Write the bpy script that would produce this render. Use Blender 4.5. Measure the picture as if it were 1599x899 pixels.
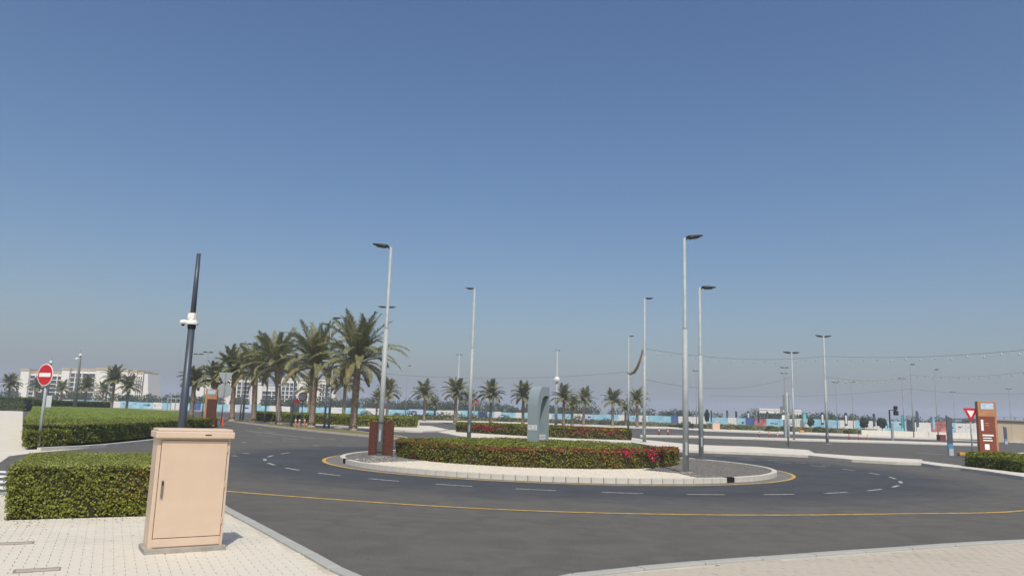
import bpy, bmesh, math, random
import numpy as np
from mathutils import Vector, Matrix
random.seed(7); RNG = np.random.default_rng(7)
SC = bpy.context.scene
COL = SC.collection
R = math.radians
for o in list(bpy.data.objects): bpy.data.objects.remove(o)

# ------------------------------------------------------------------ camera
F = 1200.0; CX, CY = 799.5, 449.5           # focal length and centre in the photograph's pixels
ROLL = R(1.75); CZ = 1.75
PITCH = math.atan((647.5 - CY) * math.cos(ROLL) / F)
cam = bpy.data.objects.new('camera', bpy.data.cameras.new('camera')); COL.objects.link(cam)
cam.data.sensor_width = 36; cam.data.lens = 36 * F / 1599
cam.data.clip_start = 0.1; cam.data.clip_end = 6000
cam.matrix_world = Matrix.Translation((0, 0, CZ)) @ Matrix.Rotation(R(90) + PITCH, 4, 'X') @ Matrix.Rotation(ROLL, 4, 'Z')
SC.camera = cam
# ------------------------------------------------------------------ sky and sun
SUN_EL, SUN_AZ = R(55), R(174)
w = bpy.data.worlds.new('World'); SC.world = w; w.use_nodes = True
nt = w.node_tree; nt.nodes.clear()
sky = nt.nodes.new('ShaderNodeTexSky'); sky.sky_type = 'NISHITA'; sky.sun_disc = False
sky.sun_elevation = SUN_EL; sky.sun_rotation = SUN_AZ
sky.altitude = 0; sky.air_density = 1.0; sky.dust_density = 3.25; sky.ozone_density = 1.0
hs = nt.nodes.new('ShaderNodeHueSaturation'); hs.inputs['Hue'].default_value = 0.503; hs.inputs['Saturation'].default_value = 1.26
bg = nt.nodes.new('ShaderNodeBackground'); bg.inputs[1].default_value = 0.135
wo = nt.nodes.new('ShaderNodeOutputWorld')
nt.links.new(sky.outputs[0], hs.inputs['Color']); nt.links.new(hs.outputs[0], bg.inputs[0]); nt.links.new(bg.outputs[0], wo.inputs[0])
sl = bpy.data.lights.new('sun', 'SUN'); sl.energy = 3.9; sl.angle = R(0.5); sl.color = (1, .95, .86)
so = bpy.data.objects.new('sun', sl); COL.objects.link(so)
sd = Vector((math.sin(SUN_AZ) * math.cos(SUN_EL), math.cos(SUN_AZ) * math.cos(SUN_EL), math.sin(SUN_EL)))
so.rotation_euler = sd.to_track_quat('Z', 'Y').to_euler()
SC.view_settings.view_transform = 'Standard'; SC.view_settings.look = 'None'
SC.view_settings.exposure = -0.22; SC.view_settings.gamma = 1; SC.view_settings.use_curve_mapping = False
SC.cycles.max_bounces = 5; SC.cycles.diffuse_bounces = 3; SC.cycles.volume_bounces = 1
SC.cycles.use_denoising = True

# ------------------------------------------------------------------ placing by sight line on the ground plane
_cr, _sr, _cp, _sp = math.cos(ROLL), math.sin(ROLL), math.cos(PITCH), math.sin(PITCH)
def ray(px, py):
    u = (px - CX) / F; v = -(py - CY) / F
    x = u * _cr - v * _sr; y = u * _sr + v * _cr
    return Vector((x, _cp - y * _sp, _sp + y * _cp))
def at(px, py, z=0.0):
    r = ray(px, py); t = (z - CZ) / r.z
    return (r.x * t, r.y * t)
def atY(px, py, Y):
    r = ray(px, py); t = Y / r.y
    return Vector((r.x * t, Y, CZ + r.z * t))
def hz(px): return 647.5 + (px - CX) * math.tan(ROLL)
def stand(px, pytop, H):                    # a thing of height H whose top is seen at (px, pytop)
    Y = (H - CZ) * F / max(1.0, hz(px) - pytop)
    for _ in range(6):
        z = atY(px, pytop, Y).z
        Y *= (H - CZ) / (z - CZ)
    p = atY(px, pytop, Y)
    return p.x, p.y

# ------------------------------------------------------------------ materials
MATS = {}
def mat(name, col, rough=.7, metal=0, var=.0, scale=4., bump=0., bscale=None, col2=None, detail=4, island=0., trans=0., spec=.3, coat=0):
    if name in MATS: return MATS[name]
    m = bpy.data.materials.new(name); m.use_nodes = True
    n = m.node_tree.nodes; L = m.node_tree.links
    b = n['Principled BSDF']; b.inputs['Roughness'].default_value = rough; b.inputs['Metallic'].default_value = metal
    b.inputs['Specular IOR Level'].default_value = spec; b.inputs['Coat Weight'].default_value = coat
    tc = n.new('ShaderNodeTexCoord'); tx = n.new('ShaderNodeTexNoise'); tx.inputs['Scale'].default_value = scale; tx.inputs['Detail'].default_value = detail
    L.new(tc.outputs['Object'], tx.inputs['Vector'])
    c1 = [c * (1 - var) for c in col]; c2 = [min(1, c * (1 + var)) for c in (col2 or col)]
    mx = n.new('ShaderNodeMix'); mx.data_type = 'RGBA'
    mx.inputs['A'].default_value = (*c1, 1); mx.inputs['B'].default_value = (*c2, 1)
    mr = n.new('ShaderNodeMapRange'); mr.inputs[1].default_value = .32; mr.inputs[2].default_value = .68
    L.new(tx.outputs[0], mr.inputs[0])
    fac = mr.outputs[0]
    if island:
        g = n.new('ShaderNodeNewGeometry'); mm = n.new('ShaderNodeMix'); mm.data_type = 'FLOAT'
        mm.inputs[0].default_value = island
        L.new(fac, mm.inputs[2]); L.new(g.outputs['Random Per Island'], mm.inputs[3]); fac = mm.outputs[0]
    L.new(fac, mx.inputs['Factor'])
    L.new(mx.outputs['Result'], b.inputs['Base Color'])
    if bump:
        t2 = n.new('ShaderNodeTexNoise'); t2.inputs['Scale'].default_value = bscale or scale * 8; t2.inputs['Detail'].default_value = 5
        L.new(tc.outputs['Object'], t2.inputs['Vector'])
        bp = n.new('ShaderNodeBump'); bp.inputs['Strength'].default_value = bump; bp.inputs['Distance'].default_value = .02
        L.new(t2.outputs[0], bp.inputs['Height']); L.new(bp.outputs[0], b.inputs['Normal'])
    if trans:
        tr = n.new('ShaderNodeBsdfTranslucent'); ms = n.new('ShaderNodeMixShader'); ms.inputs[0].default_value = trans
        L.new(mx.outputs['Result'], tr.inputs['Color']); L.new(b.outputs[0], ms.inputs[1]); L.new(tr.outputs[0], ms.inputs[2])
        L.new(ms.outputs[0], n['Material Output'].inputs['Surface'])
    MATS[name] = m
    return m

def asphalt_material():
    m = mat('asphalt', (.062, .067, .072), rough=.85, var=.12, scale=.25, bump=.35, bscale=60, spec=.25)
    n = m.node_tree.nodes; L = m.node_tree.links; b = n['Principled BSDF']
    base = b.inputs['Base Color'].links[0].from_socket
    tc = [x for x in n if x.type == 'TEX_COORD'][0]
    # fine aggregate
    t = n.new('ShaderNodeTexNoise'); t.inputs['Scale'].default_value = 45; t.inputs['Detail'].default_value = 3; L.new(tc.outputs['Object'], t.inputs['Vector'])
    r1 = n.new('ShaderNodeMapRange'); r1.inputs[1].default_value = .3; r1.inputs[2].default_value = .7; r1.inputs[3].default_value = .8; r1.inputs[4].default_value = 1.2; L.new(t.outputs[0], r1.inputs[0])
    # pale dust that traffic has swept to the outer lane of the roundabout
    vm = n.new('ShaderNodeVectorMath'); vm.operation = 'DISTANCE'; vm.inputs[1].default_value = (2.5, 30, 0)
    L.new(tc.outputs['Object'], vm.inputs[0])
    t3 = n.new('ShaderNodeTexNoise'); t3.inputs['Scale'].default_value = .5; t3.inputs['Detail'].default_value = 5; L.new(tc.outputs['Object'], t3.inputs['Vector'])
    ad = n.new('ShaderNodeMath'); ad.operation = 'MULTIPLY_ADD'; ad.inputs[1].default_value = 2.5; L.new(t3.outputs[0], ad.inputs[0]); L.new(vm.outputs['Value'], ad.inputs[2])
    r2 = n.new('ShaderNodeMapRange'); r2.interpolation_type = 'SMOOTHSTEP'; r2.inputs[1].default_value = 12.6; r2.inputs[2].default_value = 15.8; L.new(ad.outputs[0], r2.inputs[0])
    mx = n.new('ShaderNodeMix'); mx.data_type = 'RGBA'; mx.inputs['B'].default_value = (.112, .108, .096, 1)
    L.new(r2.outputs[0], mx.inputs['Factor']); L.new(base, mx.inputs['A'])
    # old oil and tyre stains
    t4 = n.new('ShaderNodeTexNoise'); t4.inputs['Scale'].default_value = 1.3; t4.inputs['Detail'].default_value = 6; t4.inputs['Distortion'].default_value = 1.2; L.new(tc.outputs['Object'], t4.inputs['Vector'])
    r4 = n.new('ShaderNodeMapRange'); r4.inputs[1].default_value = .35; r4.inputs[2].default_value = .62; r4.inputs[3].default_value = .88; r4.inputs[4].default_value = 1.06; L.new(t4.outputs[0], r4.inputs[0])
    mu = n.new('ShaderNodeMath'); mu.operation = 'MULTIPLY'; L.new(r1.outputs[0], mu.inputs[0]); L.new(r4.outputs[0], mu.inputs[1])
    sx = n.new('ShaderNodeCombineXYZ'); rs = n.new('ShaderNodeMath'); rs.operation = 'MULTIPLY'; rs.inputs[1].default_value = 2.2
    L.new(vm.outputs['Value'], rs.inputs[0]); L.new(rs.outputs[0], sx.inputs[0])
    t5 = n.new('ShaderNodeTexNoise'); t5.inputs['Scale'].default_value = 1.0; t5.inputs['Detail'].default_value = 3; L.new(sx.outputs[0], t5.inputs['Vector'])
    r5 = n.new('ShaderNodeMapRange'); r5.inputs[1].default_value = .3; r5.inputs[2].default_value = .7; r5.inputs[3].default_value = .93; r5.inputs[4].default_value = 1.05; L.new(t5.outputs[0], r5.inputs[0])
    t6 = n.new('ShaderNodeTexNoise'); t6.inputs['Scale'].default_value = 7; t6.inputs['Detail'].default_value = 2; L.new(tc.outputs['Object'], t6.inputs['Vector'])
    r6 = n.new('ShaderNodeMapRange'); r6.inputs[1].default_value = .70; r6.inputs[2].default_value = .76; r6.inputs[3].default_value = 1.0; r6.inputs[4].default_value = .78; L.new(t6.outputs[0], r6.inputs[0])
    m5 = n.new('ShaderNodeMath'); m5.operation = 'MULTIPLY'; L.new(r5.outputs[0], m5.inputs[0]); L.new(r6.outputs[0], m5.inputs[1])
    m6 = n.new('ShaderNodeMath'); m6.operation = 'MULTIPLY'; L.new(mu.outputs[0], m6.inputs[0]); L.new(m5.outputs[0], m6.inputs[1]); mu = m6
    sc = n.new('ShaderNodeVectorMath'); sc.operation = 'SCALE'; L.new(mx.outputs['Result'], sc.inputs[0]); L.new(mu.outputs[0], sc.inputs['Scale'])
    L.new(sc.outputs[0], b.inputs['Base Color'])
    return m

M_ASPHALT = asphalt_material()
M_ASPH2 = mat('old_asphalt', (.088, .090, .086), .9, var=.12, scale=.08, bump=.3, bscale=40)
M_SAND = mat('dry_sand', (.34, .29, .22), .95, var=.15, scale=.05, bump=.3, bscale=6)
M_PAVE = mat('pale_concrete_paving', (.60, .565, .48), .85, var=.06, scale=1.2, bump=.25, bscale=70)
M_PAVE2 = mat('beige_concrete_paving', (.46, .415, .34), .85, var=.07, scale=.9, bump=.25, bscale=60)
M_PAVEBED = mat('sandy_joint_bed', (.50, .465, .385), .95, var=.1, scale=3)
M_KERB = mat('kerb_concrete', (.46, .45, .41), .8, var=.08, scale=2.5, bump=.2, bscale=50)
M_KERBW = mat('white_kerb_concrete', (.54, .52, .46), .8, var=.08, scale=2.5, bump=.2, bscale=50)
M_BLUEKERB = mat('blue_grey_kerb_concrete', (.37, .375, .35), .8, var=.06, scale=2.5, bump=.2, bscale=50)
M_DARK = mat('black_iron', (.012, .012, .012), .6)
M_YELLOW = mat('yellow_road_paint', (.50, .31, .06), .7, var=.22, scale=5, col2=(.52, .34, .09))
M_WHITE = mat('worn_white_road_paint', (.24, .24, .23), .7, var=.2, scale=9, col2=(.42, .42, .39))
M_FRESHW = mat('white_road_paint', (.72, .72, .70), .7, var=.08, scale=7)
M_WGRAVEL = mat('white_pebbles', (.60, .55, .45), .85, var=.12, scale=6, island=.8)
M_GGRAVEL = mat('grey_pebbles', (.15, .145, .135), .85, var=.45, scale=6, island=.8)
M_GALV = mat('galvanised_steel', (.34, .375, .375), .6, metal=.1, var=.08, scale=6, spec=.35)
M_GALVD = mat('weathered_steel', (.20, .225, .235), .6, metal=.1, var=.1, scale=6, spec=.35)
M_HEAD = mat('dark_bronze_metal', (.022, .021, .021), .6)
M_LENS = mat('smoked_lens', (.10, .09, .07), .3)
M_NAVY = mat('dark_slate_paint', (.045, .06, .08), .42, var=.1, scale=3, spec=.5)
M_CAM = mat('white_plastic', (.75, .74, .70), .35, var=.03, spec=.5)
M_CAB = mat('peach_powder_coat', (.615, .475, .355), .42, var=.03, scale=5, bump=.04, bscale=150, spec=.4)
M_CABT = mat('peach_lid_coat', (.61, .485, .37), .45, var=.03, scale=5, spec=.4)
M_CONC = mat('rough_concrete', (.34, .32, .28), .9, var=.15, scale=8, bump=.5, bscale=60)
M_GASKET = mat('dark_gasket', (.10, .065, .04), .7)
M_CORTEN = mat('rust_brown_panel', (.080, .029, .019), .75, var=.25, scale=12, col2=(.098, .037, .024), bump=.15)
M_CORTEN2 = mat('brick_brown_panel', (.19, .055, .03), .6, var=.1, scale=3)
M_TIMBER = mat('orange_brown_cladding', (.40, .20, .10), .65, var=.12, scale=3)
M_MON = mat('blue_grey_lacquer', (.25, .31, .33), .38, var=.05, scale=2, spec=.5)
M_PRINTW = mat('white_print', (.78, .80, .80), .6)
M_RED = mat('sign_red', (.50, .012, .02), .4, spec=.5)
M_SIGNW = mat('sign_white', (.80, .80, .79), .4, spec=.5)
M_SIGNB = mat('sign_back_grey', (.36, .39, .40), .5, metal=.3)
M_CREAM = mat('cream_render', (.76, .745, .68), .9, var=.04, scale=.1)
M_BWHITE = mat('white_render', (.70, .69, .64), .9, var=.04, scale=.1)
M_TANROOF = mat('tan_parapet', (.50, .38, .22), .9, var=.1, scale=.1)
M_GLASS = mat('dark_window_glass', (.045, .05, .06), .15, spec=.6)
M_BEIGE = mat('beige_shed_wall', (.47, .39, .28), .9, var=.05, scale=.2)
M_GROOF = mat('grey_shed_roof', (.28, .29, .29), .8)
M_TRUNK = mat('palm_bark', (.21, .16, .115), .95, var=.25, scale=9, col2=(.36, .29, .22), island=.6)
M_FROND = mat('palm_leaflets', (.100, .115, .048), .6, var=.2, scale=3, col2=(.26, .26, .12), island=.5, trans=.22)
M_FRONDY = mat('dry_palm_leaflets', (.13, .125, .052), .7, var=.2, scale=3, col2=(.28, .245, .115), island=.5, trans=.25)
M_RACHIS = mat('palm_midrib', (.28, .27, .12), .6)
M_HCORE = mat('hedge_twigs', (.045, .045, .018), .95, var=.3, scale=12)
M_HEDGE = mat('hedge_leaves', (.095, .115, .020), .55, var=.15, scale=1.1, col2=(.25, .285, .042), island=.5, trans=.22)
M_HEDGEY = mat('yellow_green_hedge_leaves', (.11, .135, .012), .55, var=.2, scale=1.1, col2=(.26, .27, .025), island=.5, trans=.25)
M_HEDGED = mat('dark_hedge_leaves', (.045, .072, .014), .6, var=.15, scale=1.1, col2=(.105, .145, .026), island=.5, trans=.2)
M_BOUG = mat('bougainvillea_leaves', (.085, .090, .022), .6, var=.2, scale=1.6, col2=(.20, .185, .045), island=.5, trans=.2)
M_COPPER = mat('coppery_new_leaves', (.24, .085, .03), .6, var=.2, scale=2, col2=(.36, .15, .05), island=.5, trans=.2)
M_BLOOM = mat('magenta_bracts', (.42, .012, .085), .6, var=.2, scale=2, col2=(.52, .03, .10), island=.5, trans=.25)
M_BLOOMR = mat('red_bracts', (.26, .025, .045), .6, var=.2, scale=2, col2=(.36, .07, .05), island=.5, trans=.25)
M_VERGE = mat('dry_verge_grass', (.14, .13, .04), .95, var=.2, scale=1.5, col2=(.20, .17, .07), bump=.6, bscale=30)
M_SUNTOP = mat('sun_tinted_new_leaves', (.23, .265, .065), .55, var=.1, scale=1.5, col2=(.36, .39, .11), island=.6, trans=.2)  # paler new growth, with sunlight on the clipped tops painted into the colour
M_LAWN = mat('lawn', (.12, .17, .035), .9, var=.15, scale=.6, col2=(.18, .235, .05), bump=.6, bscale=30)
M_TREE = mat('far_tree_leaves', (.030, .048, .016), .7, var=.2, scale=.15, col2=(.062, .085, .028), island=.5, trans=.15)
M_CYAN = mat('cyan_print', (.22, .46, .60), .6, var=.12, scale=.35, col2=(.32, .58, .68))
M_WPRINT = mat('white_board_print', (.66, .66, .64), .6, var=.06, scale=.4)
M_BOARDS = {
 'c': M_CYAN, 'w': M_WPRINT,
 'd': mat('charcoal_print', (.035, .04, .055), .6, var=.2, scale=.5),
 'r': mat('red_print', (.36, .06, .05), .6, var=.3, scale=.6, col2=(.5, .22, .2)),
 'b': mat('blue_print', (.06, .11, .28), .6, var=.3, scale=.6),
 'p': mat('pale_blue_print', (.42, .50, .68), .6, var=.15, scale=.4),
 't': mat('tan_print', (.46, .36, .22), .6, var=.25, scale=.5, col2=(.5, .42, .2)),
 'k': mat('pink_print', (.62, .45, .44), .6, var=.15, scale=.6)}
M_ORANGE = mat('orange_plastic', (.62, .10, .04), .5)
M_BULB = mat('frosted_bulb', (.42, .38, .31), .3)
M_CABLE = mat('grey_cable', (.12, .13, .14), .6)
M_ROPE = mat('amber_light_rope', (.46, .36, .22), .8, var=.4, scale=3)
M_TEAL = mat('teal_cloth', (.08, .33, .37), .7)
M_NAVYC = mat('navy_cloth', (.02, .03, .06), .7)
M_GREYC = mat('slate_cloth', (.08, .10, .125), .7, var=.2, scale=2)
M_STONEW = mat('white_block_wall', (.62, .60, .54), .85, var=.05, scale=.4)

# ------------------------------------------------------------------ builders
def link(name, me, m=None, parent=None, loc=None):
    o = bpy.data.objects.new(name, me); COL.objects.link(o)
    if m is not None and me is not None and not me.materials: me.materials.append(m)
    if parent is not None: o.parent = parent
    if loc is not None: o.location = loc
    return o
def obj(name, bm, m, parent=None, smooth=False, loc=None):
    me = bpy.data.meshes.new(name); bm.to_mesh(me); bm.free()
    if smooth:
        for p in me.polygons: p.use_smooth = True
    return link(name, me, m, parent, loc)
def tag(o, label, cat=None, group=None, kind=None):
    o['label'] = label
    if cat: o['category'] = cat
    if group: o['group'] = group
    if kind: o['kind'] = kind
    return o
def struct(o, kind='structure'): o['kind'] = kind; return o
def thing(name, label, cat, loc=(0, 0, 0), rz=0, group=None):
    o = bpy.data.objects.new(name, None); COL.objects.link(o); o.location = loc; o.rotation_euler = (0, 0, rz)
    o.empty_display_size = .2
    return tag(o, label, cat, group)
def box(bm, x0, x1, y0, y1, z0, z1, bev=0, M=None):
    t = bmesh.new()
    vs = [t.verts.new(p) for p in ((x0,y0,z0),(x1,y0,z0),(x1,y1,z0),(x0,y1,z0),(x0,y0,z1),(x1,y0,z1),(x1,y1,z1),(x0,y1,z1))]
    for f in ((0,3,2,1),(4,5,6,7),(0,1,5,4),(1,2,6,5),(2,3,7,6),(3,0,4,7)): t.faces.new([vs[i] for i in f])
    if bev: bmesh.ops.bevel(t, geom=list(t.edges), offset=bev, segments=2, affect='EDGES', profile=.6)
    if M is not None: t.transform(M)
    me = bpy.data.meshes.new('tmp'); t.to_mesh(me); t.free(); bm.from_mesh(me); bpy.data.meshes.remove(me)
    return bm
def B(*a, **k): return box(bmesh.new(), *a, **k)
def tube(bm, pts, rad, n=10, cap=True):
    pts = [Vector(p) for p in pts]
    rads = rad if isinstance(rad, (list, tuple)) else [rad] * len(pts)
    rings = []
    for i, p in enumerate(pts):
        d = (pts[min(i + 1, len(pts) - 1)] - pts[max(i - 1, 0)]).normalized()
        a = Vector((1, 0, 0)) if abs(d.x) < .9 else Vector((0, 1, 0))
        u = d.cross(a).normalized(); v = d.cross(u)
        rings.append([bm.verts.new(p + (u * math.cos(2*math.pi*k/n) + v * math.sin(2*math.pi*k/n)) * rads[i]) for k in range(n)])
    for a, b in zip(rings, rings[1:]):
        for k in range(n): bm.faces.new((a[k], a[(k+1) % n], b[(k+1) % n], b[k]))
    if cap: bm.faces.new(rings[0]); bm.faces.new(rings[-1][::-1])
    bmesh.ops.recalc_face_normals(bm, faces=bm.faces)
    return bm
def T(*a, **k): return tube(bmesh.new(), *a, **k)
def prism(bm, pts, z0, z1):
    a = [bm.verts.new((p[0], p[1], z0)) for p in pts]; b = [bm.verts.new((p[0], p[1], z1)) for p in pts]
    n = len(pts)
    bm.faces.new(b); bm.faces.new(a[::-1])
    for i in range(n): bm.faces.new((a[i], a[(i+1) % n], b[(i+1) % n], b[i]))
    bmesh.ops.recalc_face_normals(bm, faces=bm.faces)
    return bm
def vprism(pts, y0, y1):                    # an outline in the x-z plane given depth along y
    bm = bmesh.new(); prism(bm, pts, 0, 1)
    for v in bm.verts: v.co = Vector((v.co.x, y0 + (y1 - y0) * v.co.z, v.co.y))
    bmesh.ops.recalc_face_normals(bm, faces=bm.faces)
    return bm
def ccw(pts):
    a = sum(p[0]*q[1]-q[0]*p[1] for p, q in zip(pts, pts[1:] + pts[:1]))
    return list(pts) if a > 0 else list(pts)[::-1]
def smooth_line(pts, n=6):
    out = []
    P = [Vector((p[0], p[1], 0)) for p in pts]
    for i in range(len(P) - 1):
        p0, p1, p2, p3 = P[max(i-1, 0)], P[i], P[i+1], P[min(i+2, len(P)-1)]
        for k in range(n):
            t = k / n
            q = .5*((2*p1)+(-p0+p2)*t+(2*p0-5*p1+4*p2-p3)*t*t+(-p0+3*p1-3*p2+p3)*t**3)
            out.append((q.x, q.y))
    out.append((P[-1].x, P[-1].y))
    return out
def inset(pts, d):
    pts = ccw(pts); n = len(pts); out = []
    for i in range(n):
        p, q, r = Vector(pts[i-1]), Vector(pts[i]), Vector(pts[(i+1) % n])
        e1 = (q-p).normalized(); e2 = (r-q).normalized()
        n1 = Vector((-e1.y, e1.x)); n2 = Vector((-e2.y, e2.x))
        b = n1+n2; b = n1 if b.length < 1e-3 else b.normalized()
        k = min(2.0, 1/max(.5, b.dot(n1)))
        out.append(tuple(q + b*d*k))
    return out
def sheet(name, pts, z, m, kind='structure', parent=None):
    bm = bmesh.new(); f = bm.faces.new([bm.verts.new((p[0], p[1], z)) for p in ccw(pts)])
    o = obj(name, bm, m, parent)
    if parent is None: o['kind'] = kind
    return o
def ribbon(bm, line, w_, z):
    L_, R_ = [], []
    for i, p in enumerate(line):
        a, b = Vector(line[max(i-1, 0)]), Vector(line[min(i+1, len(line)-1)])
        d = (b-a).normalized(); nn = Vector((-d.y, d.x)) * w_ / 2
        L_.append(bm.verts.new((p[0]+nn.x, p[1]+nn.y, z))); R_.append(bm.verts.new((p[0]-nn.x, p[1]-nn.y, z)))
    for i in range(len(line)-1): bm.faces.new((R_[i], R_[i+1], L_[i+1], L_[i]))
    return bm
def kerb_run(name, line, w_=.16, h=.125, stone=1.0, m=M_KERB, joint=.012, label=None, limit=300):
    """kerb stones laid along a line, each a piece of its own"""
    root = bpy.data.objects.new(name, None); COL.objects.link(root); root['kind'] = 'structure'
    if label: root['label'] = label
    # resample
    pts = [Vector(p) for p in line]; acc = [0]
    for a, b in zip(pts, pts[1:]): acc.append(acc[-1] + (b-a).length)
    def ev(s):
        s = max(0, min(acc[-1], s))
        for i in range(len(acc)-1):
            if s <= acc[i+1] or i == len(acc)-2:
                t = (s-acc[i])/max(1e-6, acc[i+1]-acc[i]); return pts[i].lerp(pts[i+1], t)
    n = max(1, round(acc[-1]/stone)); me = {}
    for k in range(n):
        a, b = ev(acc[-1]*k/n), ev(acc[-1]*(k+1)/n); d = b-a; l = d.length
        key = round(l, 2)
        if key not in me:
            bm = B(-(key-joint)/2, (key-joint)/2, -w_/2, w_/2, -.08, h, bev=.012)
            mm = bpy.data.meshes.new('kerb_stone'); bm.to_mesh(mm); bm.free(); mm.materials.append(m); me[key] = mm
        o = link('kerb_stone', me[key], None, root, ((a.x+b.x)/2, (a.y+b.y)/2, random.uniform(-.003, .003)))
        o.rotation_euler = (0, 0, math.atan2(d.y, d.x))
    return root
def raised(name, pts, m, kerb=True, h=.12, kw=.16, km=None):
    """a raised pavement with a kerb band round it"""
    o = obj(name, prism(bmesh.new(), ccw(inset(pts, kw)) if kerb else ccw(pts), -.05, h), m); o['kind'] = 'structure'
    if kerb:
        a = ccw(pts); b = inset(pts, kw); bm = bmesh.new(); n = len(a)
        A0 = [bm.verts.new((*p, -.05)) for p in a]; A1 = [bm.verts.new((p[0], p[1], h+.004)) for p in a]
        B1 = [bm.verts.new((p[0], p[1], h+.004)) for p in b]; B0 = [bm.verts.new((p[0], p[1], h-.03)) for p in b]
        for i in range(n):
            j = (i+1) % n
            bm.faces.new((A0[i], A0[j], A1[j], A1[i])); bm.faces.new((A1[i], A1[j], B1[j], B1[i])); bm.faces.new((B1[i], B1[j], B0[j], B0[i]))
        obj('kerb', bm, km or M_KERB, o)
    return o

# leaves: many small faces
def leaves_mesh(name, P, N, size, m, flat=.55, aspect=.6):
    """P points (n,3), N normals: small bent leaves facing roughly along N"""
    n = len(P)
    if n == 0: return None
    N = N + RNG.normal(0, flat, (n, 3)); N /= np.linalg.norm(N, axis=1)[:, None] + 1e-9
    a = RNG.normal(0, 1, (n, 3)); U = np.cross(N, a); U /= np.linalg.norm(U, axis=1)[:, None] + 1e-9
    V = np.cross(N, U); s = size * RNG.uniform(.6, 1.25, (n, 1))
    v0 = P - U*s*.5; v1 = P + V*s*.5*aspect + N*s*.12; v2 = P + U*s*.5 - N*s*.1; v3 = P - V*s*.5*aspect + N*s*.12
    V4 = np.stack([v0, v1, v2, v3], 1).reshape(-1, 3)
    me = bpy.data.meshes.new(name)
    me.vertices.add(4*n); me.vertices.foreach_set('co', V4.astype(np.float32).ravel())
    me.loops.add(4*n); me.loops.foreach_set('vertex_index', np.arange(4*n, dtype=np.int32))
    me.polygons.add(n); me.polygons.foreach_set('loop_start', np.arange(0, 4*n, 4, dtype=np.int32))
    me.update(); me.materials.append(m)
    return me
def tri_fan_sample(pts, n):
    from mathutils.geometry import tessellate_polygon
    tris = tessellate_polygon([[Vector((p[0], p[1], 0)) for p in pts]])
    T_ = np.array([[pts[i] for i in t] for t in tris], float)
    ar = np.abs(np.cross(T_[:, 1]-T_[:, 0], T_[:, 2]-T_[:, 0]))/2
    k = RNG.choice(len(T_), n, p=ar/ar.sum()); u, v = RNG.random(n), RNG.random(n)
    sw = u+v > 1; u[sw] = 1-u[sw]; v[sw] = 1-v[sw]
    t = T_[k]; return t[:, 0] + (t[:, 1]-t[:, 0])*u[:, None] + (t[:, 2]-t[:, 0])*v[:, None], ar.sum()
def lump(P, f=1.7, a=.04):
    return a*(np.sin(P[:, 0]*f+1.3)*np.sin(P[:, 1]*f*1.1+.7)*1.0 + .6*np.sin(P[:, 0]*f*2.7+P[:, 1]*f*2.1))
def hedge_scatter(pts, z0, z1, dens, depth=.05, rough=.03, topdepth=None):
    pts = ccw(pts); arr = np.array(pts)
    Pt, area = tri_fan_sample(pts, 4)
    nt_ = int(area*dens); P2, _ = tri_fan_sample(pts, max(nt_, 4))
    top = np.c_[P2, np.full(len(P2), z1)]; top[:, 2] += lump(top, a=.04 if topdepth is None else .015) - RNG.random(len(top))*(topdepth or depth) + RNG.normal(0, rough, len(top))*.4
    Nt = np.tile([0, 0, 1.6], (len(top), 1))
    seg = np.roll(arr, -1, 0) - arr; ln = np.linalg.norm(seg, axis=1); per = ln.sum()
    ns = int(per*(z1-z0)*dens*1.1); k = RNG.choice(len(arr), ns, p=ln/per); t = RNG.random(ns)[:, None]
    q = arr[k]+seg[k]*t; nn = np.c_[seg[k][:, 1], -seg[k][:, 0]]/ln[k][:, None]
    z = z0 + (z1-z0)*RNG.random(ns)**.9
    off = (-RNG.random(ns)*depth*1.3 + RNG.normal(0, rough, ns) + .035*np.sin(z*7+q[:, 0]*5+q[:, 1]*4))[:, None]
    q = q + nn*off
    side = np.c_[q, z]; Ns = np.c_[nn, np.full(ns, .35)]
    return np.r_[top, side], np.r_[Nt, Ns]
def hedge(name, label, pts, z0, z1, leaf=.06, dens=500, m=M_HEDGE, cat='hedge', group=None, extras=(), core=M_HCORE, depth=.06, ins=.07, topdepth=None):
    root = thing(name, label, cat, group=group)
    obj('twigs', prism(bmesh.new(), inset(pts, ins), min(z0-.02, -.01) if z0 < .1 else z0-.02, z1-ins), core, root)
    P, N = hedge_scatter(pts, z0, z1, dens, depth, topdepth=topdepth)
    keep = np.ones(len(P), bool)
    for (en, em, fn) in extras:
        mk = fn(P) & keep; keep &= ~mk
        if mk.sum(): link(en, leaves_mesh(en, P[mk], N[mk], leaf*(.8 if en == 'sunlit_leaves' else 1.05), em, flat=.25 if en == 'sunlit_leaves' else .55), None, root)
    link('foliage', leaves_mesh('foliage', P[keep], N[keep], leaf, m), None, root)
    return root
def patch(cx, cy, r, p=.8, zmin=-9, ry=None, zmax=99):
    ry = ry or r
    def f(P):
        d = ((P[:, 0]-cx)/r)**2 + ((P[:, 1]-cy)/ry)**2
        return (RNG.random(len(P)) < p*np.exp(-d*1.5)) & (P[:, 2] > zmin) & (P[:, 2] < zmax)
    return f
def anyof(*fs):
    def f(P):
        r = np.zeros(len(P), bool)
        for g in fs: r |= g(P)
        return r
    return f

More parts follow.
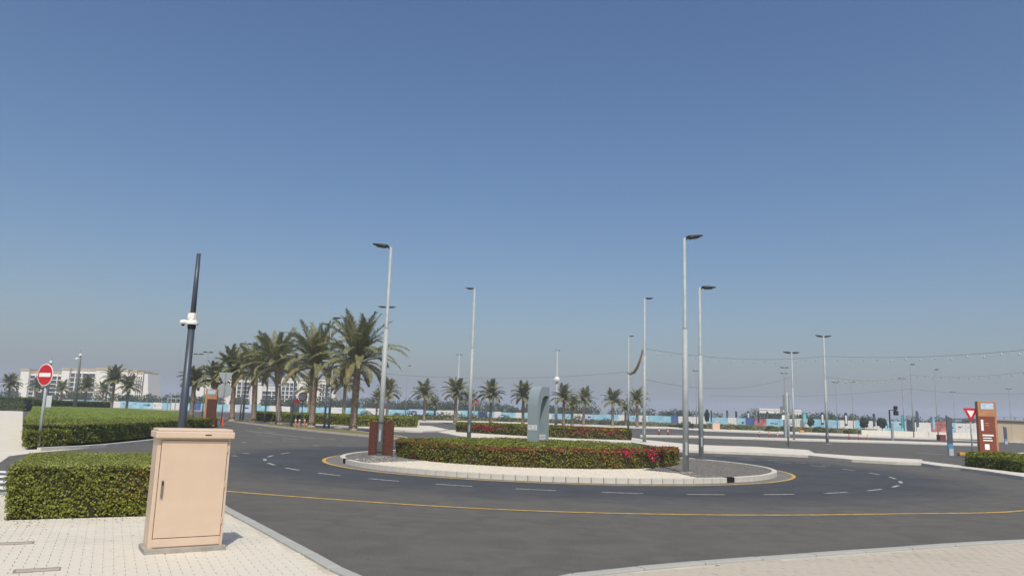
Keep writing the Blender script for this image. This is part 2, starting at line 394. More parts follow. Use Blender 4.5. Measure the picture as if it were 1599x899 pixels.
# ================================================================== THE GROUND
CI = (1.78, 29.05)                                                  # centre of the raised island
C0 = (2.5, 30.0)                                                    # centre of the roundabout
def arc(r, a0, a1, n=64, c=C0): return [(c[0]+r*math.cos(R(a0+(a1-a0)*i/n)), c[1]+r*math.sin(R(a0+(a1-a0)*i/n))) for i in range(n+1)]
tag(sheet('ground', [(-2500, -300), (2500, -300), (2500, 3500), (-2500, 3500)], -.03, M_SAND), 'flat pale sandy ground out to the horizon')
road = sheet('road', [(-95, 2), (70, 2), (85, 62), (70, 100), (-20, 118), (-70, 140), (-130, 190), (-160, 160), (-80, 60), (-95, 25)], 0, M_ASPHALT)
road['label'] = 'dark asphalt of the roundabout and its approach roads'
sheet('parking_ground', [(-40, 117), (10, 62), (30, 50), (60, 35), (260, 20), (260, 190), (-30, 225), (-95, 230), (-95, 150)], -.012, M_ASPH2)['label'] = 'grey asphalt parking ground beyond the roundabout'

# markings
bm = bmesh.new(); ribbon(bm, arc(8.33, 0, 360, 128, (1.78, 29.15)), .12, .005)
ymark = obj('road_marking', bm, M_YELLOW); struct(ymark)['label'] = 'yellow line round the central island'
bm = bmesh.new(); ribbon(bm, smooth_line([(-8.5, 17.9)] + [at(357, 767), at(600, 785), at(800, 796), at(1000, 802), at(1200, 804), at(1400, 802), at(1599, 797)] + [(15.5, 21.5), (20, 27.0), (27, 30), (45, 34)]), .11, .006)
struct(obj('road_marking', bm, M_YELLOW))['label'] = 'long yellow edge line curving across the road'
bm = bmesh.new()
for i in range(34):
    a = 360*i/34 + 4.2
    if 95 < a < 170: continue
    ribbon(bm, arc(11.2, a, a+5.0, 4), .11, .005)
struct(obj('lane_dashes', bm, M_WHITE))['label'] = 'white dashes between the two lanes of the roundabout'
def dash_px(pairs, w_=.12, m=M_WHITE, label='', z=.005):
    bm = bmesh.new()
    for a, b in pairs: ribbon(bm, [at(*a), at(*b)], w_, z)
    struct(obj('lane_dashes', bm, m))['label'] = label
dash_px([((378, 690), (384, 691)), ((408, 689), (425, 690)), ((440, 688), (462, 689)), ((363, 711), (371, 712)), ((380, 707), (389, 708)), ((365, 679), (388, 680)),
         ((400, 679), (428, 681)), ((440, 684), (466, 686)), ((470, 684), (496, 685)), ((500, 684), (524, 686)), ((534, 687), (556, 688)),
         ((488, 695), (498, 696)), ((526, 695), (538, 696)), ((402, 668), (410, 669)), ((412, 673), (430, 675))], .14, M_WHITE, 'white dashes where the left road meets the roundabout')
bm = bmesh.new(); ribbon(bm, [at(385, 672), at(440, 679), at(492, 684)], .16, .006); struct(obj('lane_line', bm, M_WHITE))['label'] = 'faded white line along the left approach road'
dash_px([((640, 676), (655, 677)), ((1117, 711), (1128, 712)), ((1158, 714), (1172, 715)), ((1201, 718), (1214, 719)), ((1244, 722), (1258, 723)), ((1283, 726), (1296, 727))], .14, M_WHITE, 'far side white dashes of the roundabout')
dash_px([((1277, 704), (1290, 705)), ((1320, 701), (1335, 702)), ((1300, 705), (1350, 707)), ((1430, 706), (1478, 710)), ((1380, 716), (1436, 719))], .2, M_WHITE, 'white marks on the right approach road')

# ------------------------------------------------------------------ near pavements, paver by paver
PAV_DIR = Vector((.89, .455)).normalized()
def inside(p, poly):
    c = False; n = len(poly)
    for i in range(n):
        a, b = poly[i], poly[(i+1) % n]
        if (a[1] > p[1]) != (b[1] > p[1]) and p[0] < (b[0]-a[0])*(p[1]-a[1])/(b[1]-a[1])+a[0]: c = not c
    return c
def vis(x, y):
    # is the point in view (rough), for choosing which pavers are built singly
    r = Vector((x, y, .12-CZ)); z = r.y*_cp + r.z*_sp; yy = -r.y*_sp + r.z*_cp
    u, v = r.x/z*F, yy/z*F; px = CX + u*_cr + v*_sr; py = CY - (-u*_sr + v*_cr)
    return -15 < px < 1615 and py < 912, py
def pavers(parent, poly, m, skip=()):
    inner = inset(poly, .20); L_, W_ = .1, .2; d = PAV_DIR; e = Vector((-d.y, d.x)); cells = []
    # visible window only: the rest of the pavement is outside the frame
    for i in range(-70, 100):
        for j in range(0, 180):
            c = d*((i + (.5 if j % 2 else 0))*W_) + e*(j*L_)
            if not inside(c, inner): continue
            v_, py = vis(c.x, c.y)
            if not v_ or c.y > 13.5: continue
            if any(inside(c, s) for s in skip): continue
            cells.append((py, c.copy()))
    cells.sort(key=lambda t: -t[0])
    ang = math.atan2(d.y, d.x)
    mm = []
    for k in range(3):
        b_ = B(-W_/2+.0025, W_/2-.0025, -L_/2+.0025, L_/2-.0025, .07, .12+k*.0012, bev=.003)
        me = bpy.data.meshes.new('paver'); b_.to_mesh(me); b_.free(); me.materials.append(m); mm.append(me)
    for _, c in cells[:290]:
        o = link('paver', random.choice(mm), None, parent, (c.x, c.y, random.uniform(-.001, .001))); o.rotation_euler = (0, 0, ang)
    bm = bmesh.new()
    for _, c in cells[290:]:
        M = Matrix.Translation((c.x, c.y, 0)) @ Matrix.Rotation(ang, 4, 'Z')
        h = .12+random.uniform(-.001, .002)
        vs = [bm.verts.new(M @ Vector(p)) for p in ((-W_/2+.004, -L_/2+.004, h), (W_/2-.004, -L_/2+.004, h), (W_/2-.004, L_/2-.004, h), (-W_/2+.004, L_/2-.004, h),
                                                   (-W_/2+.001, -L_/2+.001, .09), (W_/2-.001, -L_/2+.001, .09), (W_/2-.001, L_/2-.001, .09), (-W_/2+.001, L_/2-.001, .09))]
        for f in ((0, 1, 2, 3), (4, 5, 1, 0), (5, 6, 2, 1), (6, 7, 3, 2), (7, 4, 0, 3)): bm.faces.new([vs[q] for q in f])
    if len(cells) > 290: o = obj('paver_field', bm, m, parent); o['kind'] = 'stuff'

kl = [at(350, 792, .12), at(400, 818, .12), at(450, 845, .12), at(500, 872, .12), at(550, 899, .12)]
kr = [at(880, 899, .12), at(1050, 881, .12), at(1230, 867, .12), at(1420, 854, .12), at(1599, 843, .12)]
left_edge = smooth_line([(-30, 11.2), (-14, 12.3), (-9.6, 12.9), (-8.9, 14.3), (-7.6, 15.3), (-6.2, 15.2), (-5.2, 14.1)] + kl + [(-.75, 7.25), (-.1, 7.45)] + kr + [(12, 13.4), (20, 15.2), (40, 17)], 5)
LP = [p for p in left_edge]
near_poly = LP + [(40, -6), (-30, -6)]
near = obj('pavement', prism(bmesh.new(), ccw(inset(near_poly, .05)), -.05, .098), M_PAVEBED); struct(near)['label'] = 'pale block paving in the foreground on both sides of the kerb corner'
kerb_run('kerb', left_edge, stone=.9, m=M_BLUEKERB, w_=.15, label='smooth pale grey kerb along the near edge of the road')
split = -0.6
lp = [p for p in LP if p[0] < split] + [(split, 6.5), (split, -6), (-30, -6)]
rp = [(split+.001, 6.5)] + [p for p in LP if p[0] > split] + [(40, -6), (split+.001, -6)]
cabO = Vector(at(229, 865.5, .12)); d = PAV_DIR; e = Vector((-d.y, d.x))
hn = Vector(at(5, 811, .12)); HN = [tuple(hn), tuple(hn+d*2.45), tuple(hn+d*2.45+e*3.0), tuple(hn+e*3.0)]
# hidden parts of the pavement (behind hedge, far left and right, under the camera) are plain slabs
pl = sheet('paving_left', inset(lp, .2), .1, M_PAVEBED, parent=near)
soil = sheet('soil_strip', inset(HN, .02), .124, mat('dark_soil', (.06, .04, .025), .95, var=.3, scale=8), parent=near)
pavers(pl, lp, M_PAVE, skip=[inset(HN, -.02)])
pr = sheet('paving_right', inset(rp, .2), .1, M_PAVEBED, parent=near)
pavers(pr, rp, M_PAVE2)
# concrete block paving strip behind/left of the hedge
bm = bmesh.new()
sheet('side_paving', [tuple(hn-d*.02), tuple(hn+e*3.2), (-9.4, 12.6), (-14, 12.1), (-28, 11.1), (-28, 3), tuple(hn-e*8-d*3)], .112, M_PAVE, parent=near)
bm = bmesh.new()
for k in range(6):
    ribbon(bm, [(-22, 13.3+k*1.15), (-8.9-k*.35, 13.6+k*1.15)], .55, .006)
struct(obj('zebra_crossing', bm, M_FRESHW))['label'] = 'white zebra stripes across the side road behind the near hedge'
Lf = np.array([(hn + d*random.uniform(-.2, 2.6) - e*abs(random.gauss(0, .35)) - e*.03)[:] for _ in range(120)] + [(hn + d*random.uniform(-1, 4.5) - e*random.uniform(.1, 3.5))[:] for _ in range(60)])
tag(link('fallen_leaves', leaves_mesh('fallen_leaves', np.c_[Lf, np.full(len(Lf), .129)], np.tile([0, 0, 1.], (len(Lf), 1)), .03, mat('dry_leaves', (.14, .09, .04), .9, var=.3, scale=9, island=.6, col2=(.24, .17, .08)), flat=.15), None), 'a few dry leaves fallen on the paving', kind='stuff')
# two service covers set in the paving
for (px, py, ln) in ((25, 848, .36), (58, 890, .40)):
    x, y = at(px, py, .12)
    root = thing('service_cover', 'reddish framed service cover set in the paving, %s' % ('nearer the hedge' if py < 860 else 'nearer the bottom edge'), 'drain cover', (x, y, .12), math.atan2(d.y, d.x), 'service covers in the paving')
    fr = bmesh.new(); h = ln/2; box(fr, -h, h, -.09, -.07, -.02, .006); box(fr, -h, h, .07, .09, -.02, .006); box(fr, -h, -h+.02, -.07, .07, -.02, .006); box(fr, h-.02, h, -.07, .07, -.02, .006)
    obj('frame', fr, mat('rusty_frame', (.27, .22, .18), .8, var=.2, scale=20), root)
    obj('cover_plate', B(-h+.025, h-.025, -.065, .065, -.02, .004), mat('cover_infill', (.40, .36, .31), .8, var=.1, scale=15), root)

# ------------------------------------------------------------------ central island
struct(obj('gutter', ribbon(bmesh.new(), arc(7.98, 0, 360, 128, CI), .52, .003), mat('gutter_concrete', (.17, .165, .15), .9, var=.12, scale=2, bump=.2, bscale=40)))['label'] = 'grey concrete gutter between the island kerb and the yellow line'
isl = obj('central_island', prism(bmesh.new(), arc(7.60, 0, 359, 90, CI), -.04, .10), M_PAVEBED); struct(isl)['label'] = 'round central island of the roundabout'
ks = arc(7.68, 0, 360, 240, CI)
kerb_run('island_kerb', ks, w_=.17, h=.15, stone=.34, m=M_KERBW, label='pale kerb stones round the central island')
IC, IRX, IRY = (1.15, 30.6), 5.40, 5.65
def ell(rx, ry, c=IC, n=64, a0=0, a1=360): return [(c[0]+rx*math.cos(R(a0+(a1-a0)*i/n)), c[1]+ry*math.sin(R(a0+(a1-a0)*i/n))) for i in range(n)]
def gravel(name, poly, z, m, size, dens, label, h=.6):
    P, _ = tri_fan_sample(ccw(poly), int(dens)); n = len(P)
    # pebble = squashed tetra-ish pyramid with 4 sides
    s = size*RNG.uniform(.5, 1.3, n); a = RNG.random(n)*6.28; V = np.zeros((n, 5, 3))
    for k in range(4):
        rr = s*RNG.uniform(.75, 1.2, n); V[:, k, 0] = P[:, 0]+np.cos(a+k*1.57)*rr; V[:, k, 1] = P[:, 1]+np.sin(a+k*1.57)*rr; V[:, k, 2] = z-.004
    V[:, 4, 0] = P[:, 0]+s*.2*RNG.normal(0, 1, n); V[:, 4, 1] = P[:, 1]+s*.2*RNG.normal(0, 1, n); V[:, 4, 2] = z+s*h
    idx = (np.arange(n)*5)[:, None, None] + np.array([[0, 1, 4], [1, 2, 4], [2, 3, 4], [3, 0, 4]])[None]
    me = bpy.data.meshes.new(name); me.vertices.add(5*n); me.vertices.foreach_set('co', V.astype(np.float32).ravel())
    me.loops.add(12*n); me.loops.foreach_set('vertex_index', idx.astype(np.int32).ravel())
    me.polygons.add(4*n); me.polygons.foreach_set('loop_start', np.arange(0, 12*n, 3, dtype=np.int32)); me.update()
    o = link(name, me, m); o['kind'] = 'stuff'; o['label'] = label
    return o
sheet('gravel_bed', arc(7.56, 0, 359, 90, CI), .104, mat('grey_gravel_bed', (.12, .118, .11), .95, var=.3, scale=25), parent=isl)
gz = arc(8.34, -64, 115, 50)
def outside_ell(poly): return poly
gp = arc(7.54, -60, 95, 40, CI) + ell(IRX-.3, IRY-.3, n=30, a0=70, a1=-45)
gravel('grey_gravel', gp, .106, M_GGRAVEL, .045, 26000, 'grey gravel on the right end of the central island', .7)
gp2 = arc(7.54, 150, 214, 20, CI) + ell(IRX-.3, IRY-.3, n=16, a0=222, a1=150)
gravel('grey_gravel', gp2, .106, M_GGRAVEL, .045, 7000, 'grey gravel on the left end of the central island', .7)
back = [at(1140, 745.5, .11), at(1075, 740.5, .11), at(1000, 733.5, .11)] + ell(IRX-.25, IRY-.25, n=24, a0=-38, a1=-146) + [at(590, 713.5, .11), at(552, 716.5, .11), at(540, 718, .11)]
a_l = math.degrees(math.atan2(at(540, 722)[1]-CI[1], at(540, 722)[0]-CI[0])); a_r = math.degrees(math.atan2(at(1150, 748)[1]-CI[1], at(1150, 748)[0]-CI[0]))
wpoly = arc(7.56, a_l, a_r, 50, CI) + back
sheet('white_gravel_bed', wpoly, .112, mat('white_gravel_bed', (.50, .45, .37), .95, var=.1, scale=20), parent=isl)
gravel('white_gravel', wpoly, .114, M_WGRAVEL, .028, 30000, 'cream white gravel in front of the island hedge', .45)
# drain openings in the kerb
for (px, py, lab) in ((545, 721, 'small black drain opening at the left end of the island kerb'), (1125, 749, 'black drain opening in the kerb below the gravel, right of the near lamp post')):
    x, y = at(px, py, .05); a = math.atan2(y-CI[1], x-CI[0])
    x, y = CI[0]+7.71*math.cos(a), CI[1]+7.71*math.sin(a)
    root = thing('kerb_drain', lab, 'drain', (x, y, 0), a+math.pi/2, 'kerb drains of the central island')
    obj('drain_mouth', B(-.17, .17, -.07, .10, .01, .158, bev=.005), M_DARK, root)
    g = bmesh.new()
    for k in range(5): box(g, -.15+k*.07, -.14+k*.07, .102, .112, .02, .14)
    obj('drain_grate', g, mat('grate_iron', (.05, .045, .04), .6), root)

# island planting: bougainvillea hedge in front, clipped cover behind
IZ = .12
fe = ell(IRX, IRY, n=56, a0=-190, a1=10)
fi = ell(IRX-1.25, IRY-1.15, n=40, a0=10, a1=-190)
def rim(f0, f1, p, zmin=.55):
    def f(P):
        a = np.degrees(np.arctan2((P[:, 1]-IC[1])/IRY, (P[:, 0]-IC[0])/IRX)); a = np.where(a > 90, a-360, a)
        nn = .5+.5*np.sin(a*.9+np.sin(a*.37)*2)
        return (a > f0) & (a < f1) & (P[:, 2] > zmin) & (RNG.random(len(P)) < p*(.35+.65*nn))
    return f
hb = hedge('bougainvillea_hedge', 'clipped flowering hedge along the front of the central island, with magenta blossom', fe+fi, IZ, .70, leaf=.075, dens=520, m=M_BOUG,
      extras=[('magenta_blossom', M_BLOOM, anyof(rim(-62, -38, .55, .55), rim(-25, 5, .5, .6), patch(5.0, 26.6, .45, .9, .35), patch(3.9, 25.9, .35, .7, .5), patch(-3.3, 27.2, .25, .6, 0, zmax=.35))),
              ('red_blossom', M_BLOOMR, anyof(rim(-110, -60, .38, .6), rim(-170, -150, .22, .62), rim(-125, -112, .2, .62))),
              ('new_growth', M_COPPER, anyof(rim(-175, -20, .3, .6), lambda P: (RNG.random(len(P)) < .18*(np.sin(P[:, 0]*1.9+1)*np.sin(P[:, 1]*1.3) > .1)))),
              ('yellow_leaves', M_HEDGEY, anyof(rim(-185, -165, .7, .6), rim(-150, -128, .5, .7), lambda P: (RNG.random(len(P)) < .25)))])
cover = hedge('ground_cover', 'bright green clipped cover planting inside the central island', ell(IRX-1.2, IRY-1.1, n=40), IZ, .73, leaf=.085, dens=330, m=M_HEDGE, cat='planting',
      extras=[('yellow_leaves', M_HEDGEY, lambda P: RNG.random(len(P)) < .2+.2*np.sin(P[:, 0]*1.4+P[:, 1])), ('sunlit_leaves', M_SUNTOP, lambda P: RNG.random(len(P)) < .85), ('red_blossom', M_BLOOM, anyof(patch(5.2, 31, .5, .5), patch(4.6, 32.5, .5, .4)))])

# ------------------------------------------------------------------ other raised pavements
def P(*pts, z=.12): return [at(a, b, z) for a, b in pts]
isl2 = raised('splitter_island', P((683, 674), (700, 671), (740, 671), (985, 682.5), (1010, 686.5), (1066, 692), (1100, 694.5), (1180, 697), (1262, 702), (1272, 707), (1330, 711), (1440, 717), (1440, 722),
    (1400, 721), (1330, 717), (1262, 710.5), (1190, 707), (1100, 703.5), (1060, 702), (1010, 694), (985, 690), (900, 690), (830, 688), (745, 684), (715, 680)), M_PAVE, km=M_KERBW)
isl2['label'] = 'pale paved strip between the roundabout and the roads beyond'
rightp = raised('side_pavement', P((1440, 719), (1468, 722.5), (1507, 727), (1513, 720), (1535, 711), (1599, 706)) + [(70, 46), (70, 30), (30, 28.5)] + P((1599, 744), (1540, 735), (1500, 730), (1468, 727), (1440, 723)), M_PAVE, km=M_KERBW)
rightp['label'] = 'paved corner with the clipped hedge at the right edge'
struct(obj('road_marking', ribbon(bmesh.new(), [at(1480, 730), at(1540, 739), at(1599, 749), (35, 26.8)], .12, .006), M_YELLOW))['label'] = 'yellow line beside the right hand kerb'
palmst = raised('palm_verge', P((330, 651), (360, 656.5), (420, 664), (500, 672.5), (560, 678), (610, 682.5), (634, 685), (638, 683), (620, 679.5), (600, 677), (580, 675), (560, 672), (520, 669.5), (480, 666), (430, 661), (390, 657.5), (340, 650)), M_VERGE, km=M_KERBW)
palmst['label'] = 'grass verge with the row of palms'
h3 = raised('hedge_pavement', P((388, 656), (430, 659.5), (480, 663.5), (540, 668), (580, 670), (612, 671.5), (660, 673), (688, 672.5), (700, 670), (672, 664.5), (655, 664), (655, 658), (500, 650), (400, 648.5)), M_PAVE, km=M_KERBW)
h3['label'] = 'pale pavement along the clipped hedge behind the palms'
k3 = raised('far_kerb_strip', P((652, 658.5), (750, 660), (856, 663), (965, 667), (1040, 668.5), (1100, 672), (1240, 677), (1340, 681), (1599, 690), (1599, 686), (1340, 677.5), (1240, 673.5), (1100, 669), (1040, 666), (965, 664), (856, 660.5), (750, 657), (652, 655.5)), M_PAVE, km=M_KERBW, kw=.3)
k3['label'] = 'long pale kerb strip in front of the shrub beds'
k2 = raised('parking_median', P((1000, 680.5), (1100, 682), (1226, 686), (1400, 690.5), (1526, 694.5), (1526, 692), (1400, 688), (1226, 683.5), (1100, 680), (1000, 678.5)), M_PAVE, km=M_KERBW, kw=.2)
k2['label'] = 'thin pale kerb median across the parking ground'

# shrub bed between kerb strip and hoarding
bed = sheet('shrub_bed', P((655, 655), (856, 659.5), (1040, 665.5), (1240, 673), (1380, 679), (1380, 674), (1200, 667.5), (980, 660), (660, 651), z=.02), .02, mat('dry_bed', (.16, .17, .075), .95, var=.35, scale=.12, col2=(.20, .15, .08), bump=.5, bscale=2))
bed['label'] = 'strip of low mixed planting in front of the hoarding'
Pb = P((655, 656), (856, 660), (1040, 665.8), (1240, 673.2), (1370, 678), (1370, 675), (1200, 668.5), (980, 661.5), (660, 652.5), z=.02)
Pq, _a = tri_fan_sample(ccw(Pb), 16000); Pq = Pq[np.sin(Pq[:, 0]*.21)+np.sin(Pq[:, 0]*.083+Pq[:, 1]*.05) > -.7]
Pq = np.c_[Pq, .05+RNG.random(len(Pq))*.75]
tag(link('bed_planting', leaves_mesh('bed_planting', Pq, np.tile([0, -.5, .8], (len(Pq), 1)), .75, mat('bed_leaves', (.07, .085, .025), .7, var=.3, scale=.12, col2=(.19, .16, .06), island=.5, trans=.15), flat=.6), None), 'loose olive ground planting in front of the hoarding', kind='stuff')
def low_shrub(px, py, wpx, hpx, label, m=M_HEDGED, cat='shrub', group='shrubs in front of the far hoarding'):
    x, y = at(px, py, .02); s = y/F; rx = wpx*s/2; h = hpx*s; n = int(260)
    root = thing('shrub', label, cat, (x, y, 0), 0, group)
    u = RNG.normal(0, 1, (n, 3)); u /= np.linalg.norm(u, axis=1)[:, None]; u[:, 2] = np.abs(u[:, 2])
    k = RNG.uniform(.7, 1.08, (n, 1)); Pp = u*k*np.array([rx, min(rx, 2.0), h]); Pp[:, 2] += .0
    link('foliage', leaves_mesh('foliage', Pp, u, .42, m), None, root)
    b = bmesh.new()
    for q in range(5):
        a = q*1.26; tube(b, [(0, 0, 0), (math.cos(a)*rx*.5, math.sin(a)*rx*.4, h*.7)], [.05, .02], 5)
    obj('stems', b, M_TRUNK, root)
    return root
# ------------------------------------------------------------------ hedges
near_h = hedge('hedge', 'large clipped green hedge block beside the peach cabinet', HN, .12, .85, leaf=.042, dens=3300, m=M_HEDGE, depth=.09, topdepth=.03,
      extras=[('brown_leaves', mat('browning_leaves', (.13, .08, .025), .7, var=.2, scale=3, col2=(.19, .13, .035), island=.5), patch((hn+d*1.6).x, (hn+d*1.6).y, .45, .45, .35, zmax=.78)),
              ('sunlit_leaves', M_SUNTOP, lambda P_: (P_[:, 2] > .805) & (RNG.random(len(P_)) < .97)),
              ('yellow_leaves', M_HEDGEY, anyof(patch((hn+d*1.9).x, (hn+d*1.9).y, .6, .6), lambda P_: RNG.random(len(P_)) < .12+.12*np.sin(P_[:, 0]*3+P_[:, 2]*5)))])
# far left: tall clipped mass with lawn-like flat top, lower block at its front corner
fl = P((37, 690), (120, 688), (160, 689), (235, 681), (300, 671), (335, 664.5))
FLH = fl + [(-21, 47), (-24.5, 42)] + [(-29, 36), (-28.5, 33.5)]
A1 = Vector(at(37, 696, .12)); 
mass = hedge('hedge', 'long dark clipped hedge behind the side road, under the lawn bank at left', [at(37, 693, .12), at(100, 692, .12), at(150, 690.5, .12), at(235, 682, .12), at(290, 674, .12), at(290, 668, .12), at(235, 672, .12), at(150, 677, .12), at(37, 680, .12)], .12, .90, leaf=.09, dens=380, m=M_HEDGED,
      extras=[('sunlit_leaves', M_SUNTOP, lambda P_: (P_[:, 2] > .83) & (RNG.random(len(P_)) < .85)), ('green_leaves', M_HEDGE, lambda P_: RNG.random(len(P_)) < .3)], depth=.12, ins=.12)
x0, y0 = at(38, 697, .12)
lowb = hedge('hedge', 'lower yellow green hedge block behind the no entry sign', [at(37, 697, .12), at(105, 695, .12), at(110, 690, .12), at(37, 691, .12)], .12, .66, leaf=.09, dens=420, m=M_HEDGE,
      extras=[('yellow_leaves', M_HEDGEY, lambda P_: RNG.random(len(P_)) < .4), ('new_growth', M_COPPER, patch(at(95, 693)[0], at(95, 693)[1], .8, .5, .75))], ins=.1)
# lawn bank
LB = [at(37, 656, .84), at(150, 656, .84), at(240, 656, .84), at(285, 652, .84), at(285, 644, .84), at(260, 641, .84), at(200, 637.5, .84), at(52, 633, .84), at(49, 640, .84), at(43, 647, .84)]
bm = prism(bmesh.new(), ccw(LB), 0, .84)
lawn = struct(obj('lawn_bank', bm, M_LAWN)); lawn['label'] = 'flat green lawn bank at left'
Pl, ar_ = tri_fan_sample(ccw(LB), 90000); Pl = np.c_[Pl, np.full(len(Pl), .85)]
gl = link('grass', leaves_mesh('grass', Pl, np.tile([0, -.2, 1.6], (len(Pl), 1)), .13, mat('grass_blades', (.13, .18, .035), .8, var=.1, scale=.5, col2=(.22, .28, .065), island=.5, trans=.2), flat=.35), None)
tag(gl, 'short green grass on the lawn bank', kind='stuff')
hedge('hedge', 'dark tall hedge closing the left path', [at(-70, 638), at(38, 642), at(48, 639), at(50, 636.5), at(-70, 635)], .0, 2.1, leaf=.3, dens=40, m=M_HEDGED, depth=.2, ins=.25)
hedge('hedge', 'dark hedge strip running behind the left lawn bank', [at(50, 639.5, .3), at(175, 639, .3), at(175, 637.5, .3), at(50, 636.5, .3)], .0, 1.85, leaf=.3, dens=30, m=M_HEDGED, depth=.2, ins=.25)
hedge('hedge', 'low yellow green hedge beside the brown totem at left', [at(262, 668, .12), at(336, 665, .12), at(338, 661, .12), at(262, 664, .12)], .12, .72, leaf=.14, dens=200, m=M_HEDGEY, ins=.1)
lpth = sheet('path', [at(-60, 641), at(36, 641, .0), at(35, 665), at(37, 698), at(145, 693.5), at(200, 689), at(250, 683), at(290, 676.5), at(292, 680), at(250, 688), at(200, 694), at(150, 699), at(60, 706), at(14, 712), at(0, 722), at(-60, 722), (-60, 26)], .004, M_PAVE)
lpth['label'] = 'pale paved path leading away at the left edge'
kerb_run('kerb', smooth_line([at(60, 704), at(150, 699), at(200, 694), at(250, 688), at(290, 681.5), at(330, 672)], 3), stone=1.2, m=M_KERBW, label='pale kerb on the far side of the side road')
# hedge behind the palms
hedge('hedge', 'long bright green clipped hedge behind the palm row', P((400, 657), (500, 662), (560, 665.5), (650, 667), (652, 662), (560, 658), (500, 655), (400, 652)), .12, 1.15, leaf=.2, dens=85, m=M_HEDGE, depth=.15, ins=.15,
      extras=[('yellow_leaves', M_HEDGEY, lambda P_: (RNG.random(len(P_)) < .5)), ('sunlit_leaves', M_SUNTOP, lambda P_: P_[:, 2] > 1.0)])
# hedge on the splitter island with red blossom
def bx(px): return at(px, 680, .12)[0]
h2 = [at(712, 674, .12), at(760, 677, .12), at(830, 681, .12), at(905, 684.5, .12), at(985, 687, .12), at(985, 683.5, .12), at(905, 679, .12), at(830, 675.5, .12), at(760, 672.5, .12), at(716, 671, .12)]
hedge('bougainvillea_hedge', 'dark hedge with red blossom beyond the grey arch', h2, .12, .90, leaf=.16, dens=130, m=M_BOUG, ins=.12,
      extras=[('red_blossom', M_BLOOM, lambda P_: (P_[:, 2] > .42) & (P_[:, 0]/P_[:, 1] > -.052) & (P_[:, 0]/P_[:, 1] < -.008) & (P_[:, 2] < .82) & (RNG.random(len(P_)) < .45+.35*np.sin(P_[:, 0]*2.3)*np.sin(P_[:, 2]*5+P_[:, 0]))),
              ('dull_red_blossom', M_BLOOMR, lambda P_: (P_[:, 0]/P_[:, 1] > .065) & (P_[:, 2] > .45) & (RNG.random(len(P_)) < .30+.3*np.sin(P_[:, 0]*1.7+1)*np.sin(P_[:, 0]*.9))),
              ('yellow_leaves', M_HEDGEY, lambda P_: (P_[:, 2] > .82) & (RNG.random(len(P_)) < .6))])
hr = P((1508, 728), (1560, 732), (1599, 738)) + [(27.5, 29.8), (40, 31), (40, 35), (28, 36.5)] + P((1508, 722))
hr = [at(1509, 728, .12), at(1555, 733, .12), at(1599, 738, .12), (29, 31.2), (33, 33.5), (31, 37)] + [at(1560, 722, .12), at(1512, 722.5, .12)]
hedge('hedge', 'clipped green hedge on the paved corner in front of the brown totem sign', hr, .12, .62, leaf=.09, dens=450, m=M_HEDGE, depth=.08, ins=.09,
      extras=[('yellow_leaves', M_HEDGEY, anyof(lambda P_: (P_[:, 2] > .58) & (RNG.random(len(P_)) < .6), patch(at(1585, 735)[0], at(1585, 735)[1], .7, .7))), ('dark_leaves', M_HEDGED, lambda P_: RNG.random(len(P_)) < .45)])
# shrubs in front of the hoarding
TALL = [(572, 650, 22, 9, 'bushy shrub behind the clipped hedge left of the near lamp post'), (640, 655, 30, 13, 'tall dark bush in front of the hoarding right of the near lamp post'), (668, 655.5, 26, 11, 'dark bush at the foot of the lone palm'), (690, 656, 34, 13, 'tall wide bush right of the lone palm'),
        (716, 656.5, 26, 12, 'tall bush at the foot of the full crowned palm'), (752, 657.5, 30, 14, 'tall bush right of the red and white sign'), (786, 658.5, 28, 11, 'tall bush right of the spreading palm'), (842, 660, 26, 12, 'tall bush partly behind the grey arch'), (903, 661, 26, 13, 'tall olive bush by the small low palm'),
        (948, 663, 26, 10, 'rounded bush at the foot of the palm standing apart'), (1072, 669, 22, 12, 'round bush behind the nearest lamp post'), (1228, 674, 18, 12, 'dark bush hidden behind the sign post')]
for s_ in TALL: low_shrub(*s_, m=M_TREE, group='taller bushes in front of the far hoarding')
SH = [(620, 654, 26, 9, 'round dark shrub in front of the hoarding, right of the lamp post with panels'), (655, 656, 26, 9, 'dark shrub below the first palm right of the near lamp post'),
      (700, 656, 34, 10, 'wide dark shrub beside the second lamp post'), (735, 657, 22, 9, 'dark shrub behind the red triangular sign'), (800, 659, 40, 7, 'low brownish shrub left of the grey arch'),
      (885, 661, 30, 7, 'low green shrub right of the grey arch'), (925, 662, 44, 8, 'wide olive shrub below the single palm'), (975, 664, 26, 8, 'olive shrub beside the thin lamp pole'),
      (1110, 670, 30, 8, 'green shrub left of the peach box'), (1140, 671, 26, 9, 'green shrub right of the peach box'), (1165, 672, 30, 6, 'low bushy shrub in front of white hoarding'),
      (1205, 674, 22, 9, 'dark shrub left of the tall sign post'), (1258, 675, 16, 8, 'dark shrub right of the orange barrier'), (1279, 675, 20, 9, 'dark shrub in front of blue board'),
      (1300, 676, 14, 6, 'small dark shrub by double lamp post'), (1327, 677, 18, 7, 'small green shrub beyond the orange posts'), (1352, 678, 24, 8, 'bushy shrub at the end of the bed')]
for s_ in SH: low_shrub(*s_, m=M_HEDGED if s_[0] % 2 else M_BOUG)

